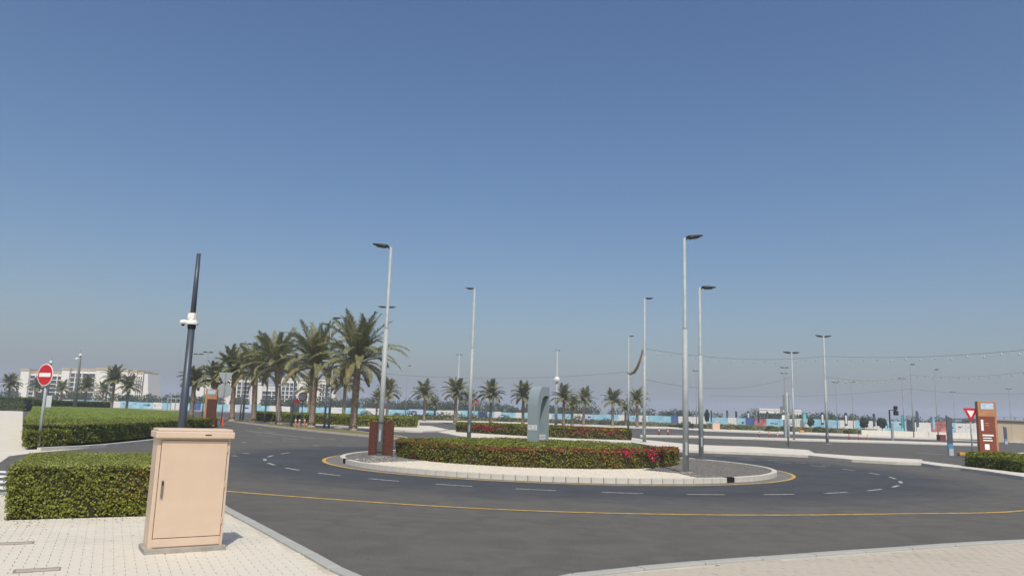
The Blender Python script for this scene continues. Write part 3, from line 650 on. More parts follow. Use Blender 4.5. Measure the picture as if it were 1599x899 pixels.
# ================================================================== CABINET
cab = thing('utility_cabinet', 'peach metal utility cabinet on a concrete plinth in the foreground', 'cabinet', (cabO.x, cabO.y, .12), R(31.5))
CW, CD, CH = .80, .40, 1.36
obj('plinth', B(-.035, CW+.03, -.02, CD+.06, -.02, .055, bev=.008), M_CONC, cab)
obj('body', B(0, CW-.01, .03, CD, .05, CH-.10, bev=.006), M_CAB, cab)
obj('lid', box(B(-.03, CW+.02, -.025, CD+.05, CH-.105, CH-.03, bev=.012), -.012, CW+.002, -.008, CD+.032, CH-.032, CH+.0, bev=.014), M_CABT, cab)
obj('door', B(.045, CW-.045, .016, .034, .165, CH-.135, bev=.003), M_CAB, cab)
gas = bmesh.new()
for (a, b, c, e_) in ((.039, CW-.039, CH-.135, CH-.129), (.039, CW-.039, .157, .165), (.039, .045, .165, CH-.135), (CW-.045, CW-.039, .165, CH-.135)): box(gas, a, b, .0235, .032, c, e_)
obj('door_seal', gas, M_GASKET, cab)
obj('lower_panel', B(.045, CW-.045, .016, .034, .068, .157, bev=.003), M_CAB, cab)
obj('slot_plate', B(.49, .56, -.029, -.02, CH-.072, CH-.058, bev=.003), M_GASKET, cab)
hd = obj('handle', B(.078, .102, -.003, .018, .60, .79, bev=.006), mat('handle_grey', (.17, .16, .14), .5), cab)
obj('keyhole', B(.083, .099, -.008, -.002, .74, .775, bev=.003), M_DARK, hd)
hg = bmesh.new()
for z in (.3, .7, 1.1): obj('hinge', B(CW-.044, CW-.036, .01, .034, z, z+.07), M_CAB, cab)
# small similar cabinet far left, and peach box far right
for (px, py0, py1, wpx, lab) in ((31, 640, 626, 12, 'small peach cabinet at the far end of the left path'), (1118, 672, 660, 11, 'small peach cabinet in front of the far hoarding')):
    x, y = at(px, py0, .0); s = y/F
    c = thing('utility_cabinet', lab, 'cabinet', (x, y, 0), 0)
    h = (py0-py1)*s; w2 = wpx*s/2
    obj('plinth', B(-w2-.05, w2+.05, -.3, .35, -.02, .08), M_CONC, c); obj('body', B(-w2, w2, -.25, .25, .08, h-.1, bev=.01), M_CAB, c); obj('lid', B(-w2-.04, w2+.04, -.3, .3, h-.1, h, bev=.02), M_CABT, c)
    obj('door', B(-w2+.08, w2-.08, -.27, -.25, .15, h-.16), M_CAB, c)

# ================================================================== DARK POLE WITH CAMERAS
PP = stand(310.5, 396, 4.0+.12); PX, PY = PP
pole = thing('camera_pole', 'tall dark slate tapered pole carrying white cameras behind the cabinet', 'pole', (PX, PY, .12))
H = 4.0
zc = atY(302, 499, PY).z-.12
obj('pole', T([(0, 0, 0), (0, 0, zc-.08)], [.066, .052], 24), M_NAVY, pole, smooth=True)
obj('upper_pole', T([(0, 0, zc-.08), (0, 0, H)], [.043, .031], 24), M_NAVY, pole, smooth=True)
obj('base_plate', B(-.13, .13, -.13, .13, 0, .02, bev=.004), M_NAVY, pole)
def lathe(prof, n=20):
    bm = bmesh.new(); rings = []
    for r_, z in prof: rings.append([bm.verts.new((r_*math.cos(2*math.pi*k/n), r_*math.sin(2*math.pi*k/n), z)) for k in range(n)])
    for a, b in zip(rings, rings[1:]):
        for k in range(n): bm.faces.new((a[k], a[(k+1) % n], b[(k+1) % n], b[k]))
    bm.faces.new(rings[0][::-1]); bm.faces.new(rings[-1]); bmesh.ops.recalc_face_normals(bm, faces=bm.faces); return bm
hub = obj('camera_hub', lathe([(.062, .10), (.064, 0), (.07, -.02), (.092, -.03), (.098, -.05), (.095, -.075), (.085, -.08)]), M_CAM, pole, smooth=False, loc=(0, 0, zc+.0))
obj('mount_box', B(-.052, .052, -.066, -.02, .01, .09, bev=.006), M_CAM, hub)
dm = obj('dome_camera', lathe([(.028, .0), (.048, -.01), (.052, -.035), (.04, -.06), (.015, -.072)]), M_CAM, pole, smooth=True, loc=(-.135, -.01, zc-.01))
obj('camera_lens', lathe([(.030, -.055), (.026, -.075), (.012, -.092)]), M_DARK, dm, smooth=True)
obj('camera_arm', T([(-.135, 0, zc-.01), (-.05, 0, zc-.03)], .012, 8), M_CAM, pole)
obj('clamp', T([(0, 0, zc-.14), (0, 0, zc-.085)], .062, 20), M_DARK, pole)

# ================================================================== STREET LAMPS
def head_mesh():
    bm = bmesh.new()
    # slab-like luminaire, long axis +x, hinge at origin
    prof = [(.10, .045, .020), (.17, .10, .030), (.30, .125, .030), (.48, .12, .024), (.62, .095, .016), (.68, .055, .010)]
    rings = []
    for x, hw, t in prof:
        rings.append([bm.verts.new(p) for p in ((x, -hw, -t*.4), (x, -hw*.8, t), (x, 0, t*1.6), (x, hw*.8, t), (x, hw, -t*.4), (x, 0, -t))])
    for a, b in zip(rings, rings[1:]):
        for k in range(6): bm.faces.new((a[k], a[(k+1) % 6], b[(k+1) % 6], b[k]))
    bm.faces.new(rings[0]); bm.faces.new(rings[-1][::-1]); bmesh.ops.recalc_face_normals(bm, faces=bm.faces)
    me = bpy.data.meshes.new('lamp_head'); bm.to_mesh(me); bm.free(); me.materials.append(M_HEAD); return me
HEADM = head_mesh()
lm = bpy.data.meshes.new('lens'); b_ = B(.22, .52, -.085, .085, -.042, -.028); b_.to_mesh(lm); b_.free(); lm.materials.append(M_LENS)
brm = bpy.data.meshes.new('bracket'); b_ = T([(0, 0, -.07), (.05, 0, -.045), (.13, 0, .0)], [.028, .03, .026], 8); b_.to_mesh(brm); b_.free(); brm.materials.append(M_HEAD)
def lamp(x, y, H, label, heads=((0, 1.0),), r0=.075, r1=.045, zb=.12, group='street lamps', m=M_GALV, tilt=8, detail=True):
    root = thing('street_lamp', label, 'street lamp', (x, y, zb), 0, group)
    zj = H*.60
    obj('pole', T([(0, 0, 0), (0, 0, zj)], [r0, r0*.86], 16), m, root, smooth=True)
    obj('upper_pole', T([(0, 0, zj), (0, 0, zj+.05), (0, 0, H)], [r0*.86, r0*.62, r1], 16), m, root, smooth=True)
    if detail:
        obj('base_plate', box(B(-.19, .19, -.19, .19, 0, .03, bev=.005), -.3, .3, -.3, .3, -.04, .004), M_CONC, root)
        for k in range(4):
            a = R(45+90*k); bo = bmesh.new(); tube(bo, [(math.cos(a)*.2, math.sin(a)*.2, .02), (math.cos(a)*.2, math.sin(a)*.2, .07)], .014, 6); obj('bolt', bo, M_GALVD, root)
        obj('access_door', B(-.035, .035, -r0-.006, -r0+.02, .55, .95, bev=.003), m, root)
    for (ang, s) in heads:
        br = link('bracket', brm, None, root, (0, 0, H)); br.rotation_euler = (0, -R(tilt), R(ang)); br.scale = (s, s, s)
        hd_ = link('lamp_head', HEADM, None, root, (0, 0, H)); hd_.rotation_euler = (0, -R(tilt), R(ang)); hd_.scale = (s, s*1.25, s*1.6)
        link('lens', lm, None, hd_)
    return root
def lampb(px, pyb, pxt, pyt, label, heads, zb=.12, **k):
    x, y = at(px, pyb, zb); H = atY(pxt, pyt, y).z - zb
    return lamp(x, y, H, label, heads, zb=zb, **k)
L1x, L1y = at(592, 713, .12)
lampb(592, 713, 614, 386, 'grey street lamp with the brown board strapped to its foot, left end of the island', ((172, 1.05),), r0=.105, r1=.05, tilt=9)
lampb(1071, 738, 1070, 372, 'nearest and tallest street lamp, on the gravel right of the island hedge', ((15, .98),), r0=.10, r1=.05, tilt=12)
lampb(1095, 718, 1090, 449, 'street lamp at the back edge of the island gravel, just right of the nearest lamp', ((5, 1.05),), r0=.105, r1=.055, tilt=3)
lampb(732, 688, 741, 451, 'slim street lamp rising behind the middle of the island hedge, head to the left', ((175, .85),), r0=.13, r1=.07, tilt=4)
lampb(1006, 690, 1006, 466, 'street lamp with the amber light rope tied to it', ((4, .95),), r0=.13, r1=.08, tilt=4)
lampb(981, 672, 982, 525, 'thin street lamp at the lower end of the amber light rope', ((10, 1.15),), r0=.15, r1=.09, tilt=6, detail=False)
lampb(713, 659, 717, 554, 'distant thin street lamp left of the slim island lamp', ((178, 1.0), (5, 1.0)), r0=.22, r1=.12, tilt=4, detail=False, zb=0)
l8 = lampb(868, 664, 869, 547, 'pale street lamp just right of the grey arch with a white camera half way up', ((180, .9), (0, .9)), r0=.30, r1=.13, tilt=4, detail=False, zb=0)
z8 = atY(869, 592, l8.location.y).z
obj('camera_ball', lathe([(.2, -.55), (.5, -.4), (.58, 0), (.45, .4), (.2, .55)], 14), M_CAM, l8, smooth=True, loc=(0, -.1, z8))
lampb(1292, 693, 1287, 526, 'tall twin headed street lamp standing alone on the parking asphalt', ((180, 1.15), (8, 1.15)), r0=.13, r1=.08, zb=0, tilt=10, detail=True)
lampb(1240, 688, 1236, 551, 'twin headed street lamp right behind the tall sign post', ((180, 1.3), (8, 1.3)), r0=.12, r1=.08, zb=0, tilt=6, detail=False)
FARL = [(1225, 574, 'far twin lamp showing left of the sign post, upper of two', 2), (1224, 583, 'far twin lamp showing left of the sign post, lower of two', 2), (1305, 597, 'small far twin lamp right of the lone twin lamp', 2),
        (1421, 569, 'thin far lamp above the dark arm post', 1), (1459, 577, 'thin far lamp left of the yield sign', 1), (1408, 591, 'faint far twin lamp above the far arm post', 2), (1488, 612, 'faint twin lamp above the near slate banner', 2),
        (1575, 607, 'faint far twin lamp over the beige shed', 2), (1087, 579, 'small far lamp seen between the two island lamps', 2), (1330, 596, 'faint far lamp half hidden by haze', 1),
        (637, 571, 'faint lamp right of the first palm crown', 1), (385, 537, 'twin headed lamp over the middle of the palm row', 2), (325, 550, 'twin headed lamp over the far end of the palm row', 2), (310, 553, 'twin headed lamp beside the dark pole over the palms', 2), (518, 497, 'lamp head just above the second nearest palm', 1)]
for px, py, lab, nh in FARL:
    Hh = 12.0 if px > 600 else 10.0
    x, y = stand(px, py, Hh)
    lamp(x, y, Hh, lab, ((180, 1.3), (4, 1.3)) if nh == 2 else ((4, 1.3),), r0=.10, r1=.07, zb=0, detail=False, tilt=5, m=M_GALVD, group='distant street lamps')
x, y = stand(604, 480, 9.6); lamp(x, y, 9.6, 'twin headed lamp standing behind the near lamp post, above the first palm', ((176, 1.0), (4, 1.0)), r0=.12, r1=.07, zb=0, detail=False, tilt=6)
# path lights among the palms
def park_lamp(px, pyb, pxt, pyt, label, side=-1, rr=.07):
    x, y = at(px, pyb, .12); H = atY(pxt, pyt, y).z-.12
    root = thing('path_lamp', label, 'path lamp', (x, y, .12), 0, 'path lamps in the palm verge')
    obj('pole', T([(0, 0, 0), (0, 0, H*.45), (0, 0, H*.46), (0, 0, H)], [rr*1.5, rr*1.4, rr, rr*.9], 12), M_GALVD, root, smooth=True)
    obj('lamp_head', box(bmesh.new(), min(0, side*.9), max(0, side*.9), -.2, .2, H-.12, H+.02, bev=.03), M_SIGNB, root)
park_lamp(513, 668, 523, 563, 'path lamp immediately left of the nearest palm trunk')
park_lamp(455, 665, 463, 553, 'path lamp between the second and third palms')
park_lamp(413, 659, 417, 582, 'path lamp left of the third palm', 1)
park_lamp(431, 662, 434, 600, 'thin grey path post against the third palm trunk', 1, .06)
park_lamp(605, 650, 607, 597, 'pale path lamp beside the blue parking sign', 1, .1)
park_lamp(379, 656, 386, 590, 'path lamp behind the round sign back', 1, .09)

# ------------------------------------------------------------------ brown board strapped on the first lamp
bx_, by_ = L1x, L1y+.13
bo = thing('brown_board', 'tall rust brown board strapped behind the foot of the left island lamp', 'board', (bx_+.02, by_, .12), R(-4))
hH = atY(592, 658, by_).z-.12
for (a, b) in ((-.46, -.012), (-.004, .44)): obj('panel', B(a, b, 0, .05, .05, hH, bev=.006), M_CORTEN, bo)
obj('foot_rail', B(-.40, .40, .005, .045, 0, .05), M_GALVD, bo)
for z in (.16, hH-.03): obj('strap', box(B(-.14, .14, -.262, -.236, z-.015, z+.015), -.14, -.115, -.25, .0, z-.015, z+.015) , M_DARK, bo)

# ================================================================== MONUMENT ARCH
MY = 31.4; mb = atY(832, 688, MY); mt = atY(840, 603, MY); mz = mb.z; mh = mt.z-mb.z
mon = thing('arch_sculpture', 'blue grey lacquered arch sculpture with white marks standing in the island planting', 'sculpture', (mb.x-.03, MY, .12), R(-34))
W2, SP = .48, .88                            # broad side width, span
mh2 = mt.z-.12
# outline in (span, z)
outer = [(0, 0), (0, mh2*.70)] + [(SP*.42*(1-math.cos(R(a)))/1.0, mh2*.70+mh2*.30*math.sin(R(a))) for a in range(10, 90, 10)] + [(SP*.5, mh2), (SP*1.0, mh2), (SP*1.0, 0)]
it = mh2-.36; inner = [(SP*.93, 0), (SP*.95, it-.05), (SP*.90, it), (SP*.62, it), (SP*.42, it-.10), (SP*.27, it-.40), (SP*.16, it-.95), (SP*.12, 0)]
ob_ = bmesh.new()
loop = outer + inner
a_ = [ob_.verts.new((-W2/2, s, z)) for s, z in loop]; b2 = [ob_.verts.new((W2/2, s, z)) for s, z in loop]
ob_.faces.new(a_); ob_.faces.new(b2[::-1])
for i in range(len(loop)):
    j = (i+1) % len(loop); ob_.faces.new((a_[i], a_[j], b2[j], b2[i]))
bmesh.ops.recalc_face_normals(ob_, faces=ob_.faces)
# broad face (-y side) is the outside of the first leg; the profile faces +x
obj('arch_body', ob_, M_MON, mon)
random.seed(11)
def marks(parent, x0, x1, z0, z1, y, nx, nz):
    k = bmesh.new()
    for i in range(nx):
        for j in range(nz):
            cx = x0+(x1-x0)*(i+.5)/nx; cz = z0+(z1-z0)*(j+.5)/nz; s = (x1-x0)/nx*.42
            pts = [(cx+s*math.cos(R(a+20*i))*random.uniform(.5, 1.1), cz+s*1.3*math.sin(R(a+20*i))*random.uniform(.6, 1)) for a in range(0, 360, 60)]
            t = vprism(pts, y-.012, y+.01); me = bpy.data.meshes.new('t'); t.to_mesh(me); t.free(); k.from_mesh(me); bpy.data.meshes.remove(me)
    obj('white_mark', k, M_PRINTW, parent)
zm = mz-.12
marks(mon, -W2/2+.01, W2/2-.01, zm+.42, zm+.63, 0, 7, 4)
marks(mon, -W2/2+.06, W2/2-.1, zm+.02, zm+.25, SP*.93, 6, 4)

# ================================================================== SIGNS
def disc(r_, y0, y1, n=32):
    return vprism([(r_*math.cos(2*math.pi*k/n), r_*math.sin(2*math.pi*k/n)) for k in range(n)], y0, y1)
def rtri(s, down=True, rad=.12):
    pts = []
    for k in range(3):
        a = R(-90+120*k) if down else R(90+120*k)
        c = Vector((math.cos(a), math.sin(a)))*(s*.577-rad*1.0)
        for t in range(-60, 61, 20): pts.append((c.x+rad*math.cos(a+R(t))*.6, c.y+rad*math.sin(a+R(t))*.6))
    return pts
# no entry
x, y = at(60, 696, .12); zt = atY(71, 585, y).z
ne = thing('no_entry_sign', 'red round no entry sign with white bar on a leaning grey post at left', 'road sign', (x, y, .12), 0)
obj('post', T([(0, 0, 0), (0, 0, zt-.12+.05)], .052, 14), M_GALV, ne, smooth=True)
rt = R(-25); rr = (602-568)/2/F*y*1.0
dd = obj('sign_rim', disc(rr, -.09, -.075), M_SIGNW, ne, loc=(0, 0, zt-.12)); dd.rotation_euler = (0, 0, rt*.92)
di = obj('sign_face', disc(rr*.92, -.10, -.091), M_RED, ne, loc=(0, 0, zt-.12)); di.rotation_euler = dd.rotation_euler
ba = obj('white_bar', B(-rr*.74, rr*.74, -.106, -.101, -rr*.18, rr*.17), M_SIGNW, di)
bk = obj('bracket', B(-rr*.5, rr*.5, -.075, -.04, -.2, -.14), M_GALVD, ne, loc=(0, 0, zt-.12)); bk.rotation_euler = dd.rotation_euler
# small white plate sign behind
x, y = at(74, 650, .12)
ps = thing('plate_sign', 'small white rectangular plate behind the no entry post', 'road sign', (x, y, 0), 0)
hh = atY(74, 618, y).z
obj('post', T([(0, 0, 0), (0, 0, hh)], .04, 8), M_GALV, ps); obj('sign_plate', B(-.28, .28, -.08, -.05, hh-1.15, hh+.05), mat('pale_sign', (.5, .53, .54), .5), ps)

def totem(px, pyb, pyt, wpx, label, face_m, rz=0, front=True, zb=.12, w_=None):
    x, y = at(px, pyb, zb); s = y/F; H = atY(px, pyt, y).z-zb; W = w_ or wpx*s
    t = thing('totem_sign', label, 'totem sign', (x, y, zb), rz)
    obj('core', B(-W/2, W/2, -.11, .22, 0, H, bev=.01), M_TIMBER, t)
    pan = obj('sign_panel', B(-W/2-.05 if front else -W/2+.18, W/2-.14 if front else W/2+.02, -.15, -.112, H*.05, H*.73, bev=.006), face_m, t)
    hp = obj('header_panel', B(-W*.34, W*.34, -.13, -.112, H*.86, H*.97), mat('pale_blue_header', (.42, .55, .66), .5, var=.2, scale=4), t)
    return t, H, W, pan
t, H_, W_, pan = totem(1545, 713, 627, 27, 'tall brown totem sign with white symbols behind the right hand hedge', M_CORTEN2, R(-6))
mk = bmesh.new()
yk = -.155
box(mk, -.40*W_, -.27*W_, yk, yk+.008, H_*.47, H_*.67)
for (xa, xb, z, h) in ((-.36, .24, .375, .028), (-.34, .12, .33, .018), (-.34, .17, .285, .02)): box(mk, W_*xa, W_*xb, yk, yk+.008, H_*z, H_*(z+h))
box(mk, -.27*W_, -.02*W_, yk, yk+.008, H_*.13, H_*.23)
obj('white_symbols', mk, M_PRINTW, t)
mk = bmesh.new()
for z in (.60, .56): box(mk, W_*-.18, W_*.04, yk, yk+.006, H_*z, H_*(z+.012))
obj('small_lettering', mk, mat('tan_lettering', (.42, .25, .18), .6), t)
totem(326, 665, 607, 17, 'narrow brown totem sign seen from behind at the left approach', M_CORTEN, R(8), False)

# yield sign right
x, y = at(1519, 712, .12); zc_ = atY(1513, 645, y).z
ys = thing('yield_sign', 'red bordered white triangle yield sign left of the brown totem', 'road sign', (x, y, .12), 0)
obj('post', T([(0, 0, 0), (0, 0, zc_-.12+.2)], .045, 12), M_GALV, ys, smooth=True)
sz = 24*y/F; rot = R(4)
tri = obj('sign_face', vprism(rtri(sz, True, sz*.09), -.075, -.055), M_RED, ys, loc=(0, 0, zc_-.12+.03)); tri.rotation_euler = (0, 0, rot)
obj('white_triangle', vprism(rtri(sz*.50, True, sz*.03), -.08, -.0755), M_SIGNW, tri)
# small far yield (red/white)
x, y = at(740, 656, .0); zc_ = atY(740, 628, y).z; sz = 9*y/F*1.1
yf = thing('yield_sign', 'small distant red and white sign behind the slim lamp post', 'road sign', (x, y, 0), 0)
obj('post', T([(0, 0, 0), (0, 0, zc_)], .12, 8), M_GALV, yf)
obj('sign_face', B(-sz/2, sz/2, -.2, -.14, -sz*.45, sz*.5), mat('sign_red_faded', (.42, .05, .05), .5), yf, loc=(0, 0, zc_)); obj('white_triangle', vprism(rtri(sz*.62, True, sz*.05), -.23, -.205), M_SIGNW, yf, loc=(0, 0, zc_+.02))
# back of signs at left (triangle above disc)
x, y = at(345, 664, .12); z1_ = atY(347, 588, y).z-.12; z2_ = atY(346, 609, y).z-.12; s = y/F
sb = thing('reversed_sign', 'grey back of a triangle sign above a round sign on one post at left', 'road sign', (x, y, .12), 0)
obj('post', T([(0, 0, 0), (0, 0, z1_+.35)], .045, 12), M_GALVD, sb, smooth=True)
obj('triangle_plate', vprism(rtri(23*s, True, 2*s), .055, .075), M_SIGNB, sb, loc=(0, 0, z1_)); obj('round_plate', disc(11.5*s, .055, .075), M_SIGNB, sb, loc=(0, 0, z2_))
# stop style octagon + small red sign among palms
for (px, pyb, pyt, rpx, lab, mm) in ((470, 664, 619, 7.5, 'grey octagonal sign back with dark red rim between second and third palms', 'oct'), (461, 662, 626, 4, 'small red sign next to the octagonal sign', 'red')):
    x, y = at(px, pyb, .12); zc_ = atY(px, pyt, y).z-.12; s = y/F
    o_ = thing('stop_sign', lab, 'road sign', (x, y, .12), 0)
    obj('post', T([(0, 0, 0), (0, 0, zc_)], .05, 10), M_GALVD, o_)
    obj('sign_rim', disc(rpx*s, -.08, -.062, 8), M_CORTEN2 if mm == 'oct' else M_RED, o_, loc=(0, 0, zc_))
    obj('sign_face', disc(rpx*s*.78, -.09, -.081, 8), M_SIGNB if mm == 'oct' else M_RED, o_, loc=(0, 0, zc_))
# blue parking sign
x, y = at(602, 652, .0); zc_ = atY(602, 627, y).z; s = y/F
bs = thing('parking_sign', 'small blue sign with white mark right of the near left lamp post', 'road sign', (x, y, 0), 0)
obj('post', T([(0, 0, 0), (0, 0, zc_+.4)], .07, 8), M_GALV, bs); obj('sign_plate', B(-2.2*s, 2.2*s, -.14, -.1, -4*s, 4*s), mat('sign_blue', (.05, .10, .35), .5), bs, loc=(0, 0, zc_)); obj('white_mark', B(-1*s, 1*s, -.16, -.141, -2*s, 2*s), M_SIGNW, bs, loc=(0, 0, zc_))
# tall sign post with narrow boards (x 1222-1234)
x, y = at(1231, 697, .12); s = y/F
sp = thing('sign_post', 'grey post carrying tall narrow dark boards at the tip of the paved strip', 'sign post', (x, y, .12), 0)
zz = lambda py: atY(1229, py, y).z-.12
obj('post', T([(0, 0, 0), (0, 0, zz(612))], .06, 12), M_GALV, sp, smooth=True)
for (xa, xb, pa, pb) in ((-6.5*s, -2.8*s, 640, 616), (.2*s, 3.4*s, 644, 616), (-11*s, -7*s, 645, 634)):
    obj('sign_board', B(xa, xb, -.03, .03, zz(pa), zz(pb), bev=.01), M_GALVD, sp)
obj('equipment_box', B(-5*s, 3*s, .0, .25, zz(683), zz(648), bev=.02), M_SIGNB, sp)
obj('white_plate', B(-9*s, -5*s, -.05, -.02, zz(655), zz(648)), M_SIGNW, sp)
# arm post with dark boxes (1390-1404)
x, y = at(1394, 687, 0); s = y/F
ap = thing('arm_post', 'dark bent arm post with hanging signal boxes right of the tree', 'signal', (x, y, 0), 0)
zz = lambda py: atY(1394, py, y).z
obj('post', T([(0, 0, 0), (0, 0, zz(660))], .17, 10), M_SIGNB, ap); obj('upper_post', T([(-3*s, 0, zz(662)), (-3*s, 0, zz(640)), (8*s, 0, zz(640))], .10, 8), M_HEAD, ap)
obj('signal_box', B(4*s, 10*s, -.2, .2, zz(648), zz(641), bev=.03), M_HEAD, ap); obj('signal_box', B(4.5*s, 9*s, -.2, .2, zz(639), zz(633.5), bev=.03), M_HEAD, ap)

# ------------------------------------------------------------------ banners / feather flags
def flag(px, pyb, pyt, wpx, label, m, m2=None, zb=0, grp='feather flags along the hoarding'):
    x, y = at(px, pyb, zb); s = y/F; H = atY(px, pyt, y).z-zb; W = wpx*s
    f = thing('feather_flag', label, 'flag', (x, y, zb), 0, grp)
    obj('pole', T([(-W*.5, 0, 0), (-W*.5, 0, H*.96)], .035, 6), M_DARK, f)
    pts = [(-W*.5, H*.30), (W*.4, H*.34), (W*.5, H*.6), (W*.5, H*.88), (W*.25, H*.97), (-W*.1, H), (-W*.5, H*.97)]
    obj('flag_cloth', vprism(pts, -.01, .02), m, f)
    if m2: obj('cloth_print', vprism([(-W*.28, H*.42), (W*.30, H*.42), (W*.30, H*.86), (-W*.28, H*.86)], -.03, -.0105), m2, f)
    obj('base_weight', lathe([(W*.5, 0), (W*.5, .08), (W*.2, .12)], 10), M_DARK, f)
FL = [(1111, 667, 640, 2, 'slim dark feather flag left of the peach box', M_NAVYC, None), (1136, 667, 640, 3, 'dark feather flag just right of the peach box', M_NAVYC, M_GREYC), (1150, 667, 641, 3, 'third dark feather flag from the left', M_NAVYC, None),
      (1169, 668, 641, 4, 'dark flag with white centre left of the white far building', M_NAVYC, M_WPRINT), (1185, 669, 642, 3, 'slim dark flag in front of the far white building', M_NAVYC, None), (1199, 669, 642, 4, 'dark flag in front of the green tree', M_NAVYC, M_GREYC),
      (1257, 671, 643, 6, 'teal feather flag left of the small round tree', M_TEAL, M_CYAN), (1285, 672, 643, 5, 'dark flag with white centre left of the lone twin lamp', M_NAVYC, M_WPRINT), (1322, 674, 644, 5, 'dark flag with white centre right of the lone twin lamp', M_NAVYC, M_WPRINT),
      (1366, 675, 645, 4, 'plain dark flag between two round trees', M_NAVYC, M_GREYC), (1411, 678, 647, 5, 'teal flag right of the bent arm post', M_TEAL, None), (1434, 679, 641, 4.5, 'slate flag left of the near banner', M_GREYC, None), (1459, 679, 650, 4, 'pale cyan flag behind the near banner', M_CYAN, None)]
for f_ in FL: flag(*f_)
for (px, pb, pt, wpx, lab, zb) in ((1485, 711, 648, 8.5, 'slate grey upright banner with pale blue foot near the yield sign', .0), (1571, 693, 665, 5, 'small slate banner before the beige shed', 0)):
    x, y = at(px, pb, zb); s = y/F; H = atY(px-3, pt, y).z; W = wpx*s
    f = thing('banner_stand', lab, 'banner', (x, y, zb), 0, 'upright banners on stands')
    obj('banner_cloth', vprism([(-W*.42, H*.3), (W*.5, H*.3), (W*.5, H*.93), (-W*.1, H*.96), (-W*.5, H)], -.02, .03), M_GREYC, f)
    obj('blue_foot', B(-W*.42, W*.5, -.02, .03, H*.17, H*.30), mat('pale_blue_cloth', (.10, .25, .42), .6), f)
    obj('stand', B(-W*.35, W*.45, -.06, .07, 0, H*.17), mat('silver_stand', (.42, .48, .50), .45), f)
    obj('pole', T([(-W*.45, .04, 0), (-W*.45, .04, H)], .02, 6), M_GALVD, f)
# yellow kerb block
x, y = at(1502, 711, .0)
yb = thing('yellow_block', 'small yellow block by the left end of the right hand hedge', 'barrier', (x, y, 0), 0); s = y/F
obj('block', B(-5*s, 5*s, -.15, .15, 0, 5*s, bev=.03), mat('yellow_plastic', (.60, .33, .04), .6), yb)
obj('block_foot', B(-5.3*s, 5.3*s, -.2, .2, 0, .03), M_DARK, yb)

# delineator posts
for i, (px, py) in enumerate([(1186, 683), (1201, 684), (1214, 685), (1326, 687), (1341, 688), (1355, 688.5), (1029, 679), (1043, 680)]):
    x, y = at(px, py, 0); s = y/F
    nm = ['leftmost of the three orange posts before the hoarding', 'middle of the three orange posts before the hoarding', 'right one of the three orange posts left of the sign post', 'leftmost orange post right of the lone twin lamp', 'middle orange post right of the lone twin lamp', 'right orange post right of the lone twin lamp', 'orange post just right of the lamp with the light rope', 'orange post between the rope lamp and the nearest lamp'][i]
    p_ = thing('delineator_post', nm, 'traffic post', (x, y, 0), 0, 'orange delineator posts')
    obj('post', T([(0, 0, .05), (0, 0, .72)], .075, 10), M_ORANGE, p_, smooth=True); obj('foot', lathe([(.19, 0), (.17, .04), (.08, .07)], 12), M_DARK, p_); obj('reflector_band', T([(0, 0, .5), (0, 0, .58)], .08, 10), M_SIGNW, p_)
x, y = at(347, 664.5, 0); p_ = thing('traffic_cone', 'orange traffic cone beside the left sign post', 'traffic cone', (x, y, 0), 0)
obj('cone', lathe([(.17, .03), (.04, .75)], 12), M_ORANGE, p_); obj('foot', B(-.22, .22, -.22, .22, 0, .035), M_ORANGE, p_)
for k, px in enumerate((461, 467, 475)):
    x, y = at(px, 667.5, .12); p_ = thing('bollard', ['left', 'middle', 'right'][k] + ' one of three salmon bollards on the palm verge', 'bollard', (x, y, .12), 0, 'bollards on the palm verge')
    obj('post', T([(0, 0, 0), (0, 0, .62)], .08, 10), mat('salmon_paint', (.45, .20, .12), .6), p_); obj('cap', lathe([(.09, .62), (.09, .66), (.03, .70)], 10), M_SIGNW, p_)
# orange barrier at 1252
x, y = at(1252, 676, 0); s = y/F; p_ = thing('barrier', 'orange water filled barrier at the foot of the teal flag', 'barrier', (x, y, 0), 0)
obj('barrier_body', vprism([(-3.5*s, 0), (3.5*s, 0), (2.8*s, 5*s), (-2.8*s, 5*s)], -.25, .25), mat('amber_plastic', (.52, .26, .08), .6), p_)
obj('barrier_foot', B(-3.8*s, 3.8*s, -.35, .35, 0, .12), M_DARK, p_)
# black planter box at 1085
x, y = at(1060, 667.5, 0); s = y/F; p_ = thing('planter', 'long low black planter on the far kerb strip', 'planter', (x, y, 0), 0)
obj('planter_box', B(-14*s, 14*s, -.4, .4, 0, 4*s, bev=.03), M_DARK, p_); obj('planter_soil', B(-13.5*s, 13.5*s, -.35, .35, 4*s-.05, 4*s+.02), M_HCORE, p_)
# red box at 1470
x, y = at(1470, 687, 0); s = y/F; p_ = thing('red_box', 'dark red box standing left of the slate banner', 'box', (x, y, 0), 0)
obj('box_body', B(-4.5*s, 4.5*s, -.5, .5, 0, 7.5*s, bev=.03), mat('dark_red_paint', (.20, .05, .05), .6), p_); obj('box_lid', B(-4.7*s, 4.7*s, -.55, .55, 7.5*s, 7.5*s+.08), mat('dark_red_lid', (.14, .04, .04), .6), p_)

